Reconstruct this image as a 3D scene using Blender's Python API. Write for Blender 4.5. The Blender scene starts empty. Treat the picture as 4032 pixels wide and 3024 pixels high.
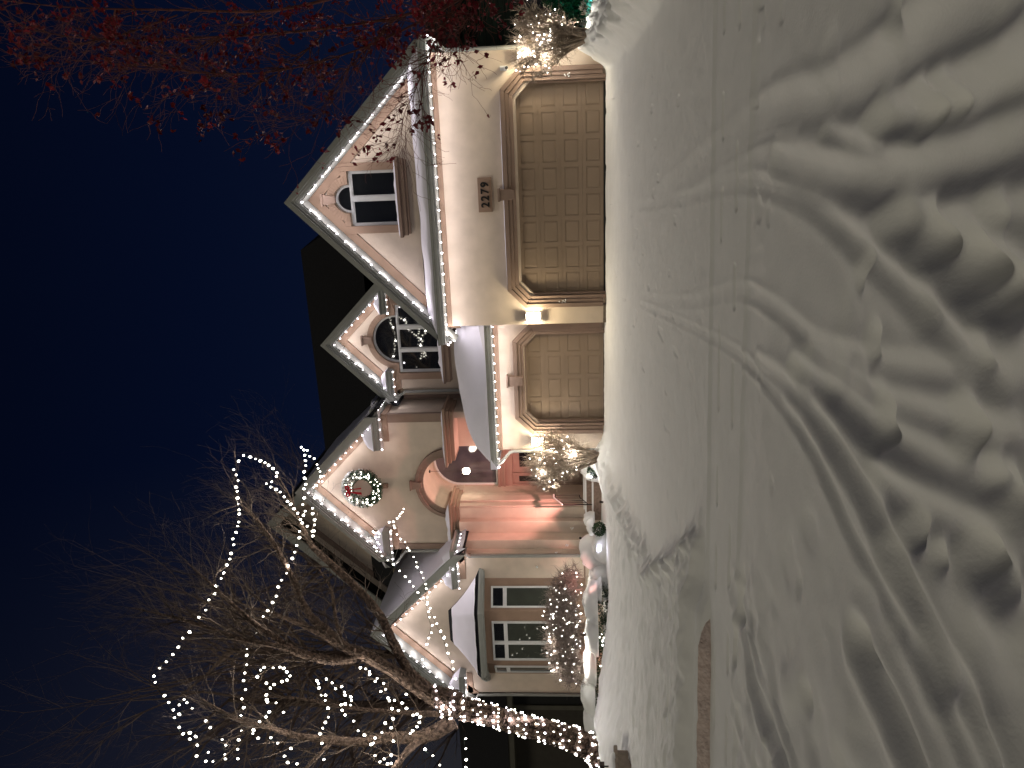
import bpy, bmesh, math, random
import numpy as np
from mathutils import Vector, Matrix, noise as mnoise
R = math.radians
random.seed(7)
rng = np.random.RandomState(5)
scene = bpy.context.scene
COL = scene.collection
SUN_E = .39; BULB = 9; TBULB = 7; SBULB = 9; PINK = 340; PEND = 15; LAMPE = 40; EXPO = .62; BPW = 1.35; TPW = .5; SPW = 1.0
TRACKS = [([(-0.77,11.1),(-0.09,7.66),(0.13,6.42),(0.2,5.38),(0.17,4.68),(0.23,4.16),(0.3,3.76),(0.4,3.38),(0.46,2.91)],0.13,0.05,0.05),([(-0.3,8.25),(-0.04,6.66),(0.04,5.9),(0.02,5.15)],0.06,0.02,0.012),([(0.02,4.64),(-0.03,4.22),(-0.09,3.86)],0.06,0.05,0.02),([(-0.98,12.62),(-0.65,9.2),(-0.41,7.41),(-0.34,6.46),(-0.34,5.69),(-0.37,4.87),(-0.45,4.37),(-0.55,3.96),(-0.64,3.51),(-0.71,3.22),(-0.81,2.9),(-0.88,2.58)],0.075,0.045,0.028),([(-0.16,5.56),(-0.23,4.65),(-0.22,3.82),(-0.13,3.19),(-0.04,2.77),(0.02,2.54)],0.125,0.075,0.05),([(-2.46,12.49),(-2.05,9.88),(-1.65,8.01),(-1.36,7.04),(-1.22,6.27),(-1.16,5.49),(-1.18,4.94),(-1.2,4.41),(-1.15,3.92),(-1.05,3.4),(-0.93,2.93),(-0.82,2.55),(-0.76,2.32)],0.07,0.035,0.028),([(-2.58,12.48),(-2.16,9.26),(-1.86,6.94),(-1.8,6.01),(-1.78,5.22),(-1.79,4.69),(-1.86,4.31),(-1.95,3.98),(-2.06,3.68),(-2.13,3.31),(-2.21,2.9),(-2.26,2.56),(-2.37,2.3)],0.055,0.05,0.03),([(-1.72,5.74),(-1.61,4.93),(-1.64,4.21),(-1.71,3.77),(-1.8,3.4),(-1.91,3.07),(-2.04,2.74),(-2.12,2.5),(-2.23,2.25)],0.085,0.06,0.05),([(-1.47,4.77),(-1.41,4.12),(-1.41,3.61),(-1.36,3.13),(-1.29,2.73),(-1.21,2.44)],0.09,0.07,0.05),([(-1.28,4.55),(-1.28,3.89),(-1.22,3.35),(-1.13,2.88),(-1.03,2.49)],0.08,0.055,0.02),([(-1.64,3.44),(-1.56,2.99),(-1.46,2.65),(-1.35,2.31)],0.09,0.055,0.02),([(-1.9,3.22),(-2.0,3.09),(-2.04,2.9),(-2.13,2.77),(-2.18,2.66)],0.1,0.09,0.04),([(-2.57,3.42),(-2.61,3.18),(-2.65,2.91),(-2.71,2.67)],0.12,0.09,0.05),([(-4.07,6.23),(-4.07,5.8),(-4.16,5.45),(-4.35,5.11),(-4.24,4.5),(-4.31,4.15)],0.14,0.09,0.06),([(-0.37,3.58),(-0.43,3.22),(-0.52,2.91),(-0.55,2.63)],0.13,0.1,0.05),([(0.06,3.9),(0.07,3.52),(0.07,3.22),(0.15,2.92),(0.18,2.7)],0.1,0.09,0.05),([(-1.7,10.62),(-1.31,8.07),(-1.0,6.61),(-0.83,5.82)],0.05,0.008,0.004),([(-3.1,11.25),(-2.7,8.32),(-2.48,6.64),(-2.4,5.58)],0.05,0.008,0.004)]
HOLLOWS = [(-1.57,2.56,0.09,0.1,0.11),(-1.71,2.81,0.05,0.05,0.07),(-1.35,3.52,0.14,0.08,0.09),(-0.98,3.67,0.1,0.05,0.07),(-1.12,2.81,0.12,0.07,0.09),(-0.66,3.9,0.09,0.05,0.06),(-1.7,3.04,0.08,0.07,0.08),(-2.54,3.34,0.07,0.05,0.07),(-1.56,2.38,0.08,0.08,0.08),(0.11,3.49,0.09,0.08,0.09),(0.13,3.27,0.07,0.06,0.08),(-0.43,3.3,0.1,0.09,0.11),(-0.44,2.97,0.11,0.09,0.12),(-0.53,2.76,0.1,0.08,0.1),(-0.79,2.75,0.06,0.05,0.05),(0.55,3.79,0.1,0.06,0.07),(-1.27,2.44,0.1,0.08,0.06),(-2.85,4.42,0.1,0.05,0.03),(-2.47,5.11,0.05,0.04,0.02),(-3.49,4.07,0.12,0.07,0.035),(-4.0,5.9,0.3,0.08,0.04),(-4.59,5.95,0.18,0.06,0.06),(-1.19,2.63,0.1,0.05,0.05),(-0.3,2.79,0.09,0.07,0.07)]
STR = {'arc':[(-6.01,13.92,7.89),(-6.17,13.85,7.99),(-6.27,13.8,7.93),(-6.38,13.76,7.89),(-6.5,13.7,7.93),(-6.58,13.66,7.9),(-6.71,13.61,7.89),(-6.82,13.56,7.87),(-6.93,13.51,7.85),(-7.01,13.47,7.84),(-7.16,13.41,7.85),(-7.24,13.37,7.87),(-7.35,13.32,7.9),(-7.47,13.26,7.96),(-7.58,13.21,7.94),(-7.74,13.14,7.99),(-7.84,13.09,8.01),(-7.95,13.04,8.07),(-8.1,12.98,8.13),(-8.2,12.93,8.18),(-8.33,12.86,8.28),(-8.48,12.8,8.31),(-8.58,12.74,8.42),(-8.77,12.66,8.48),(-8.9,12.6,8.62),(-9.03,12.54,8.68),(-9.16,12.47,8.8),(-9.27,12.42,8.94),(-9.43,12.34,9.02),(-9.56,12.28,9.13),(-9.69,12.22,9.26),(-9.8,12.16,9.39),(-9.94,12.09,9.5),(-10.05,12.04,9.47),(-10.31,11.96,9.28),(-10.43,11.91,9.19),(-10.57,11.86,9.09)],'zigzag':[(-6.01,14.23,7.91),(-6.05,14.23,7.77),(-6.09,14.21,7.65),(-6.13,14.2,7.55),(-6.17,14.19,7.45),(-6.22,14.17,7.37),(-6.29,14.15,7.28),(-6.38,14.12,7.19),(-6.45,14.09,7.2),(-6.55,14.04,7.3),(-6.58,14.02,7.41),(-6.65,14.0,7.32),(-6.7,13.98,7.2),(-6.75,13.96,7.11),(-6.85,13.93,7.03),(-6.94,13.9,6.96),(-7.0,13.88,6.89),(-7.09,13.85,6.82),(-7.18,13.82,6.74),(-7.55,13.7,6.71),(-7.67,13.65,6.71),(-7.82,13.59,6.77),(-7.95,13.54,6.81),(-8.07,13.49,6.86),(-8.21,13.44,6.96),(-8.36,13.38,6.98),(-8.49,13.32,7.09),(-8.62,13.27,7.16),(-8.8,13.2,7.2),(-8.92,13.15,7.28),(-9.08,13.09,7.39),(-9.19,13.04,7.48),(-9.34,12.98,7.59),(-9.51,12.91,7.61),(-9.81,12.8,7.83),(-9.94,12.75,7.83),(-10.12,12.68,7.83),(-10.28,12.62,7.87),(-10.43,12.57,7.9),(-10.61,12.51,7.86),(-10.79,12.44,7.94),(-10.96,12.38,7.9),(-11.11,12.32,7.96),(-11.41,12.22,7.95),(-11.58,12.15,8.01),(-11.77,12.09,8.03),(-11.95,12.02,8.03)],'drop1':[(-5.97,14.54,6.75),(-6.03,14.52,6.69),(-6.14,14.49,6.68),(-6.25,14.46,6.67),(-6.35,14.42,6.66),(-6.48,14.38,6.7),(-6.61,14.34,6.69),(-6.74,14.3,6.67),(-6.83,14.27,6.71),(-7.02,14.21,6.71),(-7.15,14.16,6.74),(-7.29,14.12,6.69),(-7.37,14.09,6.73),(-7.46,14.06,6.8),(-7.53,14.04,6.76),(-7.6,14.02,6.65),(-7.71,14.0,6.55),(-7.81,13.97,6.54)],'drop2':[(-6.12,14.71,6.69),(-6.24,14.67,6.64),(-6.29,14.66,6.54),(-6.42,14.62,6.48),(-6.5,14.6,6.46),(-6.57,14.58,6.42),(-6.67,14.55,6.4),(-6.78,14.52,6.38),(-6.85,14.48,6.51),(-7.11,14.4,6.55),(-7.33,14.33,6.6),(-7.44,14.29,6.6),(-7.57,14.25,6.56),(-7.68,14.22,6.57),(-7.8,14.18,6.58)],'left':[(-10.48,11.9,8.97),(-10.38,11.94,8.87),(-10.44,11.92,8.81),(-10.55,11.89,8.71),(-10.66,11.84,8.97),(-10.72,11.81,9.07),(-10.91,11.76,8.98),(-11.04,11.72,8.9),(-11.03,11.74,8.77),(-11.1,11.72,8.65),(-11.15,11.7,8.77),(-11.27,11.67,8.62),(-11.42,11.64,8.4),(-11.48,11.6,8.64),(-11.59,11.58,8.45),(-11.6,11.59,8.31),(-11.56,11.62,8.06),(-11.47,11.64,8.06),(-11.29,11.7,8.04),(-11.18,11.73,8.11),(-10.94,11.79,8.35),(-10.81,11.83,8.44)],'ring':[(-10.19,12.4,7.5),(-10.06,12.44,7.43),(-10.0,12.45,7.35),(-10.01,12.45,7.16),(-10.0,12.46,7.02),(-10.02,12.45,6.94),(-10.08,12.42,6.87),(-10.16,12.39,6.8),(-10.23,12.35,6.86),(-10.25,12.33,6.96),(-10.29,12.29,7.12),(-10.25,12.28,7.27),(-10.34,12.25,7.19),(-10.47,12.19,7.27),(-10.55,12.15,7.26),(-10.59,12.13,7.24),(-10.61,12.13,7.06),(-10.79,12.07,6.91),(-10.77,12.05,7.2),(-10.85,12.0,7.26),(-10.93,11.96,7.39),(-11.08,11.89,7.51),(-11.14,11.86,7.52),(-11.23,11.83,7.41),(-11.22,11.84,7.15),(-11.33,11.81,7.01),(-11.43,11.78,6.74),(-11.57,11.72,6.87),(-11.68,11.67,6.8),(-11.71,11.67,6.61)],'mid':[(-10.45,12.61,6.34),(-10.51,12.58,6.3),(-10.58,12.54,6.29),(-10.71,12.48,6.24),(-10.71,12.48,6.15),(-10.8,12.43,6.15),(-10.94,12.37,6.09),(-11.11,12.3,6.08),(-11.2,12.25,6.14),(-11.3,12.2,6.19),(-11.39,12.14,6.24),(-11.57,12.07,6.2),(-11.88,11.96,6.16)],'mid2':[(-10.36,12.55,6.11),(-10.44,12.53,5.99),(-10.55,12.49,5.92),(-10.51,12.5,5.79),(-10.61,12.46,5.73),(-10.67,12.44,5.72),(-10.7,12.43,5.6),(-10.77,12.4,5.58),(-10.85,12.36,5.6),(-10.82,12.36,5.71),(-10.83,12.34,5.79),(-10.93,12.3,5.77),(-11.02,12.27,5.71),(-11.14,12.23,5.53),(-11.33,12.17,5.44),(-11.41,12.14,5.31),(-11.47,12.13,5.09),(-11.57,12.09,5.13),(-11.58,12.07,5.17),(-11.8,12.0,5.09),(-11.92,11.96,4.99),(-11.86,11.98,4.9),(-11.95,11.94,4.83),(-11.93,11.94,4.75),(-11.77,11.99,4.75)],'low':[(-10.3,12.83,5.46),(-10.32,12.82,5.34),(-10.37,12.8,5.26),(-10.43,12.78,5.26),(-10.51,12.76,5.1),(-10.56,12.73,5.14),(-10.6,12.72,4.96),(-10.72,12.68,4.92),(-10.75,12.65,5.02),(-10.88,12.61,4.87),(-10.93,12.59,4.84),(-10.92,12.59,4.73),(-11.08,12.53,4.79),(-11.12,12.52,4.65),(-10.97,12.57,4.57),(-11.07,12.53,4.48),(-11.21,12.49,4.34),(-11.19,12.5,4.26),(-11.24,12.48,4.19),(-11.34,12.43,4.21),(-11.42,12.4,4.26),(-11.49,12.36,4.35),(-11.54,12.34,4.4),(-11.67,12.26,4.75),(-11.22,12.4,4.75),(-11.39,12.33,4.79),(-11.29,12.35,4.91),(-11.47,12.28,4.98)],'swag1':[(-9.71,17.59,6.27),(-9.69,17.49,6.2),(-9.65,17.41,6.14),(-9.58,17.33,6.06),(-9.57,17.23,6.0),(-9.61,17.11,5.99),(-9.69,16.98,6.0),(-9.69,16.88,5.93),(-9.73,16.76,5.98),(-9.76,16.65,5.95),(-9.83,16.53,5.79),(-9.89,16.42,5.62),(-9.94,16.31,5.46),(-10.05,16.18,5.28),(-10.14,16.06,5.12),(-10.21,15.94,4.99),(-10.27,15.82,4.88),(-10.36,15.7,4.75),(-10.46,15.57,4.66),(-10.49,15.47,4.48),(-10.57,15.34,4.4),(-10.72,15.19,4.28),(-10.81,15.06,4.21),(-10.94,14.93,4.11),(-11.02,14.8,4.02),(-11.11,14.67,3.94)],'swag2':[(-8.93,17.38,5.32),(-8.97,17.27,5.34),(-8.97,17.18,5.37),(-8.99,17.09,5.38),(-9.0,16.99,5.42),(-9.04,16.89,5.5),(-9.01,16.81,5.59),(-9.06,16.71,5.45),(-9.07,16.62,5.41),(-9.1,16.52,5.49),(-9.14,16.42,5.47),(-9.11,16.35,5.3),(-9.18,16.25,5.2),(-9.22,16.16,5.07),(-9.32,16.05,4.99),(-9.34,15.96,4.93),(-9.45,15.84,4.81),(-9.53,15.73,4.73),(-9.6,15.63,4.7),(-9.68,15.52,4.58),(-9.77,15.41,4.52),(-9.87,15.3,4.45),(-9.92,15.19,4.42),(-10.07,15.06,4.39),(-10.18,14.94,4.38),(-10.3,14.81,4.33),(-10.38,14.71,4.3),(-10.51,14.58,4.22),(-10.62,14.46,4.23),(-10.69,14.35,4.28),(-10.77,14.23,4.31)],'swag2b':[(-11.1,14.12,4.42),(-11.26,13.8,4.47),(-11.23,13.54,4.56),(-11.2,13.29,4.55),(-11.15,13.04,4.59)],'swag1b':[(-10.73,14.68,4.05),(-10.84,14.58,3.96),(-10.98,14.47,3.9),(-11.11,14.36,3.86),(-11.26,14.25,3.75),(-11.38,14.15,3.73),(-11.55,14.03,3.67)],'dangle':[(-11.81,12.5,3.27),(-11.96,12.38,3.26),(-12.13,12.26,3.25),(-12.23,12.16,3.25)],'lowleft':[(-11.91,12.3,4.11),(-11.97,12.19,3.93),(-12.08,12.06,3.77)]}
LIMBS = [([(-12.63,12.86,0.33),(-12.41,12.91,0.6),(-12.15,12.96,1.15),(-11.91,12.98,1.97),(-11.68,13.0,2.67),(-11.49,13.02,3.33),(-11.4,13.01,3.82)],[0.34,0.25,0.22,0.2,0.2,0.21,0.22]),([(-11.4,13.01,3.82),(-11.33,13.06,3.49),(-11.2,13.06,4.04)],[0.2,0.2,0.2]),([(-11.41,13.02,3.66),(-11.1,13.13,4.13),(-10.84,13.23,4.46),(-10.45,13.37,4.72),(-10.06,13.52,4.93),(-9.62,13.69,5.17),(-9.17,13.84,5.55),(-8.77,13.98,5.99),(-8.4,14.11,6.42),(-8.19,14.2,6.67),(-7.88,14.33,6.85),(-7.57,14.46,7.02),(-7.11,14.63,7.22),(-6.8,14.75,7.42)],[0.2,0.15,0.12,0.1,0.095,0.09,0.085,0.08,0.075,0.06,0.045,0.035,0.022,0.012]),([(-11.41,13.02,3.66),(-11.18,13.03,4.07),(-10.83,13.07,4.52),(-10.47,13.11,5.03),(-10.21,13.13,5.43),(-10.04,13.12,5.79),(-9.69,13.17,6.15),(-9.35,13.22,6.5),(-8.96,13.29,6.71),(-8.5,13.39,6.87),(-8.12,13.46,7.04),(-7.78,13.52,7.2),(-7.5,13.56,7.36),(-7.08,13.63,7.66),(-6.88,13.65,7.87)],[0.19,0.15,0.14,0.13,0.125,0.115,0.1,0.085,0.07,0.06,0.05,0.045,0.038,0.03,0.015]),([(-10.09,13.08,5.79),(-9.88,13.28,5.96),(-9.52,13.54,6.11),(-9.09,13.81,6.22),(-8.89,14.01,6.4),(-8.68,14.21,6.63)],[0.06,0.045,0.04,0.035,0.025,0.012]),([(-10.21,13.06,5.6),(-10.2,12.94,5.99),(-10.06,12.86,6.43),(-9.81,12.81,6.89),(-9.48,12.8,7.22),(-9.2,12.78,7.54),(-8.83,12.78,7.86),(-8.47,12.78,8.17),(-8.15,12.77,8.39),(-7.75,12.78,8.74)],[0.11,0.1,0.095,0.085,0.065,0.055,0.045,0.035,0.025,0.012]),([(-9.73,12.7,6.84),(-9.54,12.6,7.29),(-9.35,12.49,7.77),(-9.09,12.41,8.15),(-8.87,12.32,8.53),(-8.65,12.23,8.89),(-8.46,12.13,9.25),(-8.28,12.03,9.61)],[0.06,0.05,0.045,0.038,0.03,0.024,0.016,0.01]),([(-10.28,13.43,5.95),(-10.07,13.6,6.47),(-9.95,13.75,6.89),(-9.85,13.89,7.33),(-9.75,14.03,7.82),(-9.72,14.15,8.31),(-9.54,14.31,8.82)],[0.08,0.07,0.06,0.05,0.04,0.03,0.015]),([(-11.72,12.93,3.57),(-11.87,12.76,3.93),(-11.91,12.62,4.34),(-11.82,12.51,4.92),(-11.82,12.38,5.5),(-11.69,12.29,6.02),(-11.55,12.2,6.54),(-11.38,12.13,6.91),(-11.17,12.08,7.32),(-11.0,12.01,7.73),(-10.71,11.98,8.13),(-10.37,11.96,8.52)],[0.18,0.15,0.13,0.11,0.09,0.08,0.07,0.06,0.05,0.04,0.03,0.015]),([(-11.9,12.61,4.24),(-11.95,12.3,4.47),(-11.96,12.01,4.6),(-12.03,11.69,4.76)],[0.1,0.08,0.07,0.06]),([(-11.65,12.25,6.01),(-11.75,11.94,6.25),(-11.88,11.62,6.52)],[0.05,0.04,0.03]),([(-11.97,13.47,3.71),(-12.21,13.65,4.2),(-12.32,13.84,5.26),(-12.39,14.04,6.35),(-12.35,14.27,7.47),(-12.45,14.45,8.63)],[0.1,0.07,0.05,0.04,0.03,0.015])]
REDL = [([(2.31,9.67,1.19),(1.8,9.38,1.92),(1.49,9.15,2.78),(1.35,8.95,3.9),(1.31,8.79,5.01),(1.31,8.65,5.95),(1.43,8.56,6.74),(1.7,8.53,7.23)],[0.07,0.05,0.04,0.032,0.026,0.02,0.014,0.008]),([(1.85,8.97,1.6),(1.4,8.7,2.42),(1.06,8.47,3.23),(0.88,8.28,4.02),(0.87,8.17,4.66),(0.96,8.08,5.28),(1.03,7.98,6.02)],[0.04,0.03,0.022,0.018,0.014,0.01,0.006]),([(1.76,8.71,1.86),(1.28,8.47,2.26),(0.95,8.29,2.42),(0.65,8.12,2.54),(0.43,7.98,2.64),(0.11,7.81,2.74)],[0.03,0.02,0.014,0.01,0.007,0.004]),([(1.44,8.55,2.67),(1.09,8.36,3.06),(0.72,8.17,3.38),(0.42,8.01,3.58),(0.35,7.92,3.74)],[0.02,0.014,0.01,0.007,0.004]),([(1.33,8.57,3.5),(0.95,8.37,3.9),(0.76,8.23,4.29),(0.72,8.14,4.64),(0.68,8.04,5.04)],[0.02,0.014,0.01,0.007,0.004]),([(1.43,8.65,4.35),(1.18,8.46,4.88),(1.01,8.3,5.33),(0.91,8.18,5.62)],[0.02,0.014,0.01,0.005]),([(1.52,8.62,5.18),(1.34,8.46,5.69),(1.23,8.31,6.19),(1.1,8.18,6.47)],[0.02,0.014,0.01,0.005]),([(1.97,9.95,3.21),(1.7,9.67,4.41),(1.73,9.5,5.58),(1.78,9.33,6.72),(1.88,9.2,7.54)],[0.05,0.04,0.03,0.02,0.01]),([(1.68,8.8,1.73),(1.37,8.65,2.01),(1.14,8.53,2.17),(0.94,8.43,2.22)],[0.018,0.012,0.008,0.005])]

# ---------------------------------------------------------------- camera (held on its side, as in the photograph)
CAM_H = 1.12
psi, th, ro = R(17.66), R(3.77), R(1.12)
fw = Vector((-math.sin(psi) * math.cos(th), math.cos(psi) * math.cos(th), math.sin(th)))
rt = Vector((math.cos(psi), math.sin(psi), 0)); up = rt.cross(fw)
cr = rt * math.cos(ro) - up * math.sin(ro)
cu = rt * math.sin(ro) + up * math.cos(ro)
cam = bpy.data.cameras.new('camera'); cam.sensor_width = 36; cam.lens = 26; cam.clip_end = 1000; cam.clip_start = .05
co = bpy.data.objects.new('camera', cam); COL.objects.link(co)
m3 = Matrix((-cu, cr, -fw)).transposed()
co.matrix_world = Matrix.Translation((0, 0, CAM_H)) @ m3.to_4x4()
scene.camera = co

# ---------------------------------------------------------------- night sky, street light, exposure
w = bpy.data.worlds.new('World'); scene.world = w; w.use_nodes = True
nt = w.node_tree; nt.nodes.clear()
tc = nt.nodes.new('ShaderNodeTexCoord'); sx = nt.nodes.new('ShaderNodeSeparateXYZ')
rp = nt.nodes.new('ShaderNodeValToRGB'); bg = nt.nodes.new('ShaderNodeBackground'); wo = nt.nodes.new('ShaderNodeOutputWorld')
nt.links.new(tc.outputs['Generated'], sx.inputs[0]); nt.links.new(sx.outputs['Z'], rp.inputs[0])
# town glow: the sky is greyer low down towards the left (-x)
gl_ = nt.nodes.new('ShaderNodeValToRGB'); nt.links.new(sx.outputs['X'], gl_.inputs[0]); 
mx_ = nt.nodes.new('ShaderNodeMath'); mx_.operation = 'MULTIPLY_ADD'; mx_.inputs[1].default_value = .5; mx_.inputs[2].default_value = .5
nt.links.new(sx.outputs['X'], mx_.inputs[0]); nt.links.new(mx_.outputs[0], gl_.inputs[0])
gl_.color_ramp.elements[0].position = .08; gl_.color_ramp.elements[0].color = (1, 1, 1, 1)
gl_.color_ramp.elements[1].position = .33; gl_.color_ramp.elements[1].color = (0, 0, 0, 1)
zf = nt.nodes.new('ShaderNodeValToRGB'); nt.links.new(sx.outputs['Z'], zf.inputs[0])
zf.color_ramp.elements[0].position = .25; zf.color_ramp.elements[0].color = (1, 1, 1, 1); zf.color_ramp.elements[1].position = .72; zf.color_ramp.elements[1].color = (0, 0, 0, 1)
mm = nt.nodes.new('ShaderNodeMath'); mm.operation = 'MULTIPLY'; nt.links.new(gl_.outputs[0], mm.inputs[0]); nt.links.new(zf.outputs[0], mm.inputs[1])
mc = nt.nodes.new('ShaderNodeMix'); mc.data_type = 'RGBA'; nt.links.new(mm.outputs[0], mc.inputs[0]); nt.links.new(rp.outputs[0], mc.inputs[6]); mc.inputs[7].default_value = (.030, .029, .031, 1)
nt.links.new(mc.outputs[2], bg.inputs[0]); nt.links.new(bg.outputs[0], wo.inputs[0])
e = rp.color_ramp.elements
e[0].position = 0.0; e[0].color = (.010, .013, .022, 1)
e[1].position = .75; e[1].color = (.0008, .0022, .0085, 1)
k = e.new(.22); k.color = (.0042, .0085, .030, 1)
k = e.new(.45); k.color = (.0020, .0050, .021, 1)
bg.inputs[1].default_value = .46
sun = bpy.data.lights.new('street_light_glow', 'SUN'); sun.energy = SUN_E; sun.angle = R(16); sun.color = (1, .91, .70)
so = bpy.data.objects.new('street_light_glow', sun); COL.objects.link(so)
so.rotation_euler = Vector((-.46, -.50, .58)).to_track_quat('Z', 'Y').to_euler()
scene.view_settings.view_transform = 'Standard'; scene.view_settings.look = 'None'
scene.view_settings.exposure = EXPO; scene.view_settings.gamma = 1
scene.render.engine = 'CYCLES'
scene.cycles.use_denoising = True
scene.cycles.max_bounces = 5; scene.cycles.diffuse_bounces = 2; scene.cycles.glossy_bounces = 3
scene.cycles.transparent_max_bounces = 6
scene.cycles.sample_clamp_indirect = 3.0
scene.cycles.caustics_reflective = False; scene.cycles.caustics_refractive = False
# ---------------------------------------------------------------- materials
def mat(name, col, rough=.7, var=.12, nscale=6, bump=.0, bscale=60, bdist=.01, metal=0, spec=.3, emit=None, estr=0, col2=None, detail=6, coords='Object'):
    m = bpy.data.materials.new(name); m.use_nodes = True
    n = m.node_tree; b = n.nodes['Principled BSDF']; L = n.links.new
    b.inputs['Roughness'].default_value = rough; b.inputs['Metallic'].default_value = metal
    b.inputs['Specular IOR Level'].default_value = spec
    t = n.nodes.new('ShaderNodeTexCoord')
    nz = n.nodes.new('ShaderNodeTexNoise'); nz.inputs['Scale'].default_value = nscale; nz.inputs['Detail'].default_value = detail
    L(t.outputs[coords], nz.inputs[0])
    cr_ = n.nodes.new('ShaderNodeValToRGB'); L(nz.outputs[0], cr_.inputs[0])
    c2 = col2 or tuple(c * (1 - var) for c in col)
    c1 = col if col2 else tuple(min(1, c * (1 + var * .5)) for c in col)
    cr_.color_ramp.elements[0].position = .35; cr_.color_ramp.elements[0].color = (*c2, 1)
    cr_.color_ramp.elements[1].position = .65; cr_.color_ramp.elements[1].color = (*c1, 1)
    L(cr_.outputs[0], b.inputs['Base Color'])
    if bump:
        n2 = n.nodes.new('ShaderNodeTexNoise'); n2.inputs['Scale'].default_value = bscale; n2.inputs['Detail'].default_value = 4
        L(t.outputs[coords], n2.inputs[0])
        bp = n.nodes.new('ShaderNodeBump'); bp.inputs['Strength'].default_value = bump; bp.inputs['Distance'].default_value = bdist
        L(n2.outputs[0], bp.inputs['Height']); L(bp.outputs[0], b.inputs['Normal'])
    if emit:
        b.inputs['Emission Color'].default_value = (*emit, 1); b.inputs['Emission Strength'].default_value = estr
    return m
M = {}
M['stucco'] = mat('cream_stucco', (.61, .505, .41), .85, .08, 2.5, .5, 90, .012)
M['trim'] = mat('brown_trim', (.265, .185, .145), .75, .08, 3, .25, 80, .006)
M['trim2'] = mat('tan_trim', (.29, .195, .14), .75, .08, 3, .25, 80, .006)
M['gut'] = mat('greige_gutter', (.31, .315, .295), .75, .06, 3, spec=.1)
M['door'] = mat('tan_door_paint', (.27, .20, .145), .5, .07, 1.2, .05, 40, .003, spec=.4)
M['frame'] = mat('white_window_frame', (.66, .66, .66), .45, .05, 4)
M['glass'] = mat('dark_glass', (.012, .013, .013), .03, 0, 3, spec=.9)
M['glass'].node_tree.nodes['Principled BSDF'].inputs['IOR'].default_value = 1.6
M['porchglass'] = mat('lobby_glass', (.07, .062, .075), .05, .35, 2.2, spec=.9)
M['blind'] = mat('closed_blind', (.055, .06, .048), .03, .1, 3, spec=.8)
M['shingle'] = mat('dark_shingles', (.010, .010, .013), .9, .3, 20, .5, 40, .02)
M['snow'] = mat('snow', (.86, .86, .85), .8, .03, 3, .22, 45, .012, spec=.25)
M['roofsnow'] = mat('roof_snow', (.85, .82, .92), .8, .03, 2, .12, 18, .012, spec=.25)
M['concrete'] = mat('step_concrete', (.27, .19, .15), .85, .25, 12, .5, 60, .01)
M['plinth'] = mat('plinth_concrete', (.17, .135, .11), .9, .35, 14, .6, 50, .01)
M['rubber'] = mat('black_seal', (.01, .01, .01), .6, .1)
M['iron'] = mat('dark_iron', (.03, .022, .02), .4, .1, metal=.6)
M['bark'] = mat('peeling_bark', (.22, .15, .115), .9, .4, 14, 1.0, 22, .05, col2=(.05, .033, .026))
M['twig'] = mat('twig_bark', (.11, .08, .062), .85, .3, 8)
M['bgtwig'] = mat('far_twig_bark', (.29, .21, .175), .85, .3, 8)
M['bushtwig'] = mat('shrub_bark', (.34, .27, .21), .85, .35, 10)
M['weeptwig'] = mat('weeping_twig_bark', (.25, .20, .175), .85, .35, 10)
M['redtwig'] = mat('crab_bark', (.17, .06, .05), .85, .35, 8)
M['redleaf'] = mat('red_leaf', (.29, .016, .03), .5, .5, 5, col2=(.10, .007, .012), coords='Generated')
M['leaf'] = mat('evergreen_leaf', (.035, .075, .03), .5, .5, 9, col2=(.012, .03, .014))
M['needle'] = mat('pine_needle', (.05, .10, .06), .6, .4, 12)
M['ribbon'] = mat('red_ribbon', (.45, .01, .03), .4, .1)
M['black'] = mat('black_numerals', (.008, .008, .008), .5, .1)
M['white'] = mat('white_plastic', (.75, .75, .75), .35, .02)
M['wire'] = mat('light_wire', (.008, .01, .008), .9, .1, spec=.0)
M['bulb'] = mat('lit_bulb', (1, 1, 1), .3, 0, emit=(1.0, .93, 1.0), estr=BULB)
M['bulbw'] = mat('lit_warm_bulb', (1, 1, 1), .3, 0, emit=(1.0, .95, .80), estr=TBULB)
M['bulbs'] = mat('lit_shrub_bulb', (1, 1, 1), .3, 0, emit=(1.0, .97, .90), estr=SBULB)
M['lamp'] = mat('lit_lamp_glass', (1, 1, 1), .3, 0, emit=(1, .92, .74), estr=16)
M['stone'] = mat('pedestal_stone', (.30, .25, .20), .85, .2, 10, .4, 50, .01)
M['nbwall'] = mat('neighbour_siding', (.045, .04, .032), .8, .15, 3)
M['nbtrim'] = mat('neighbour_trim', (.09, .085, .068), .7, .1, 3)
M['dirt'] = mat('dirty_snow', (.74, .62, .58), .9, .2, 18, .7, 30, .03, col2=(.58, .46, .42))
M['greybush'] = mat('dry_hydrangea', (.5, .42, .4), .8, .4, 10, col2=(.12, .10, .09))

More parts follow.
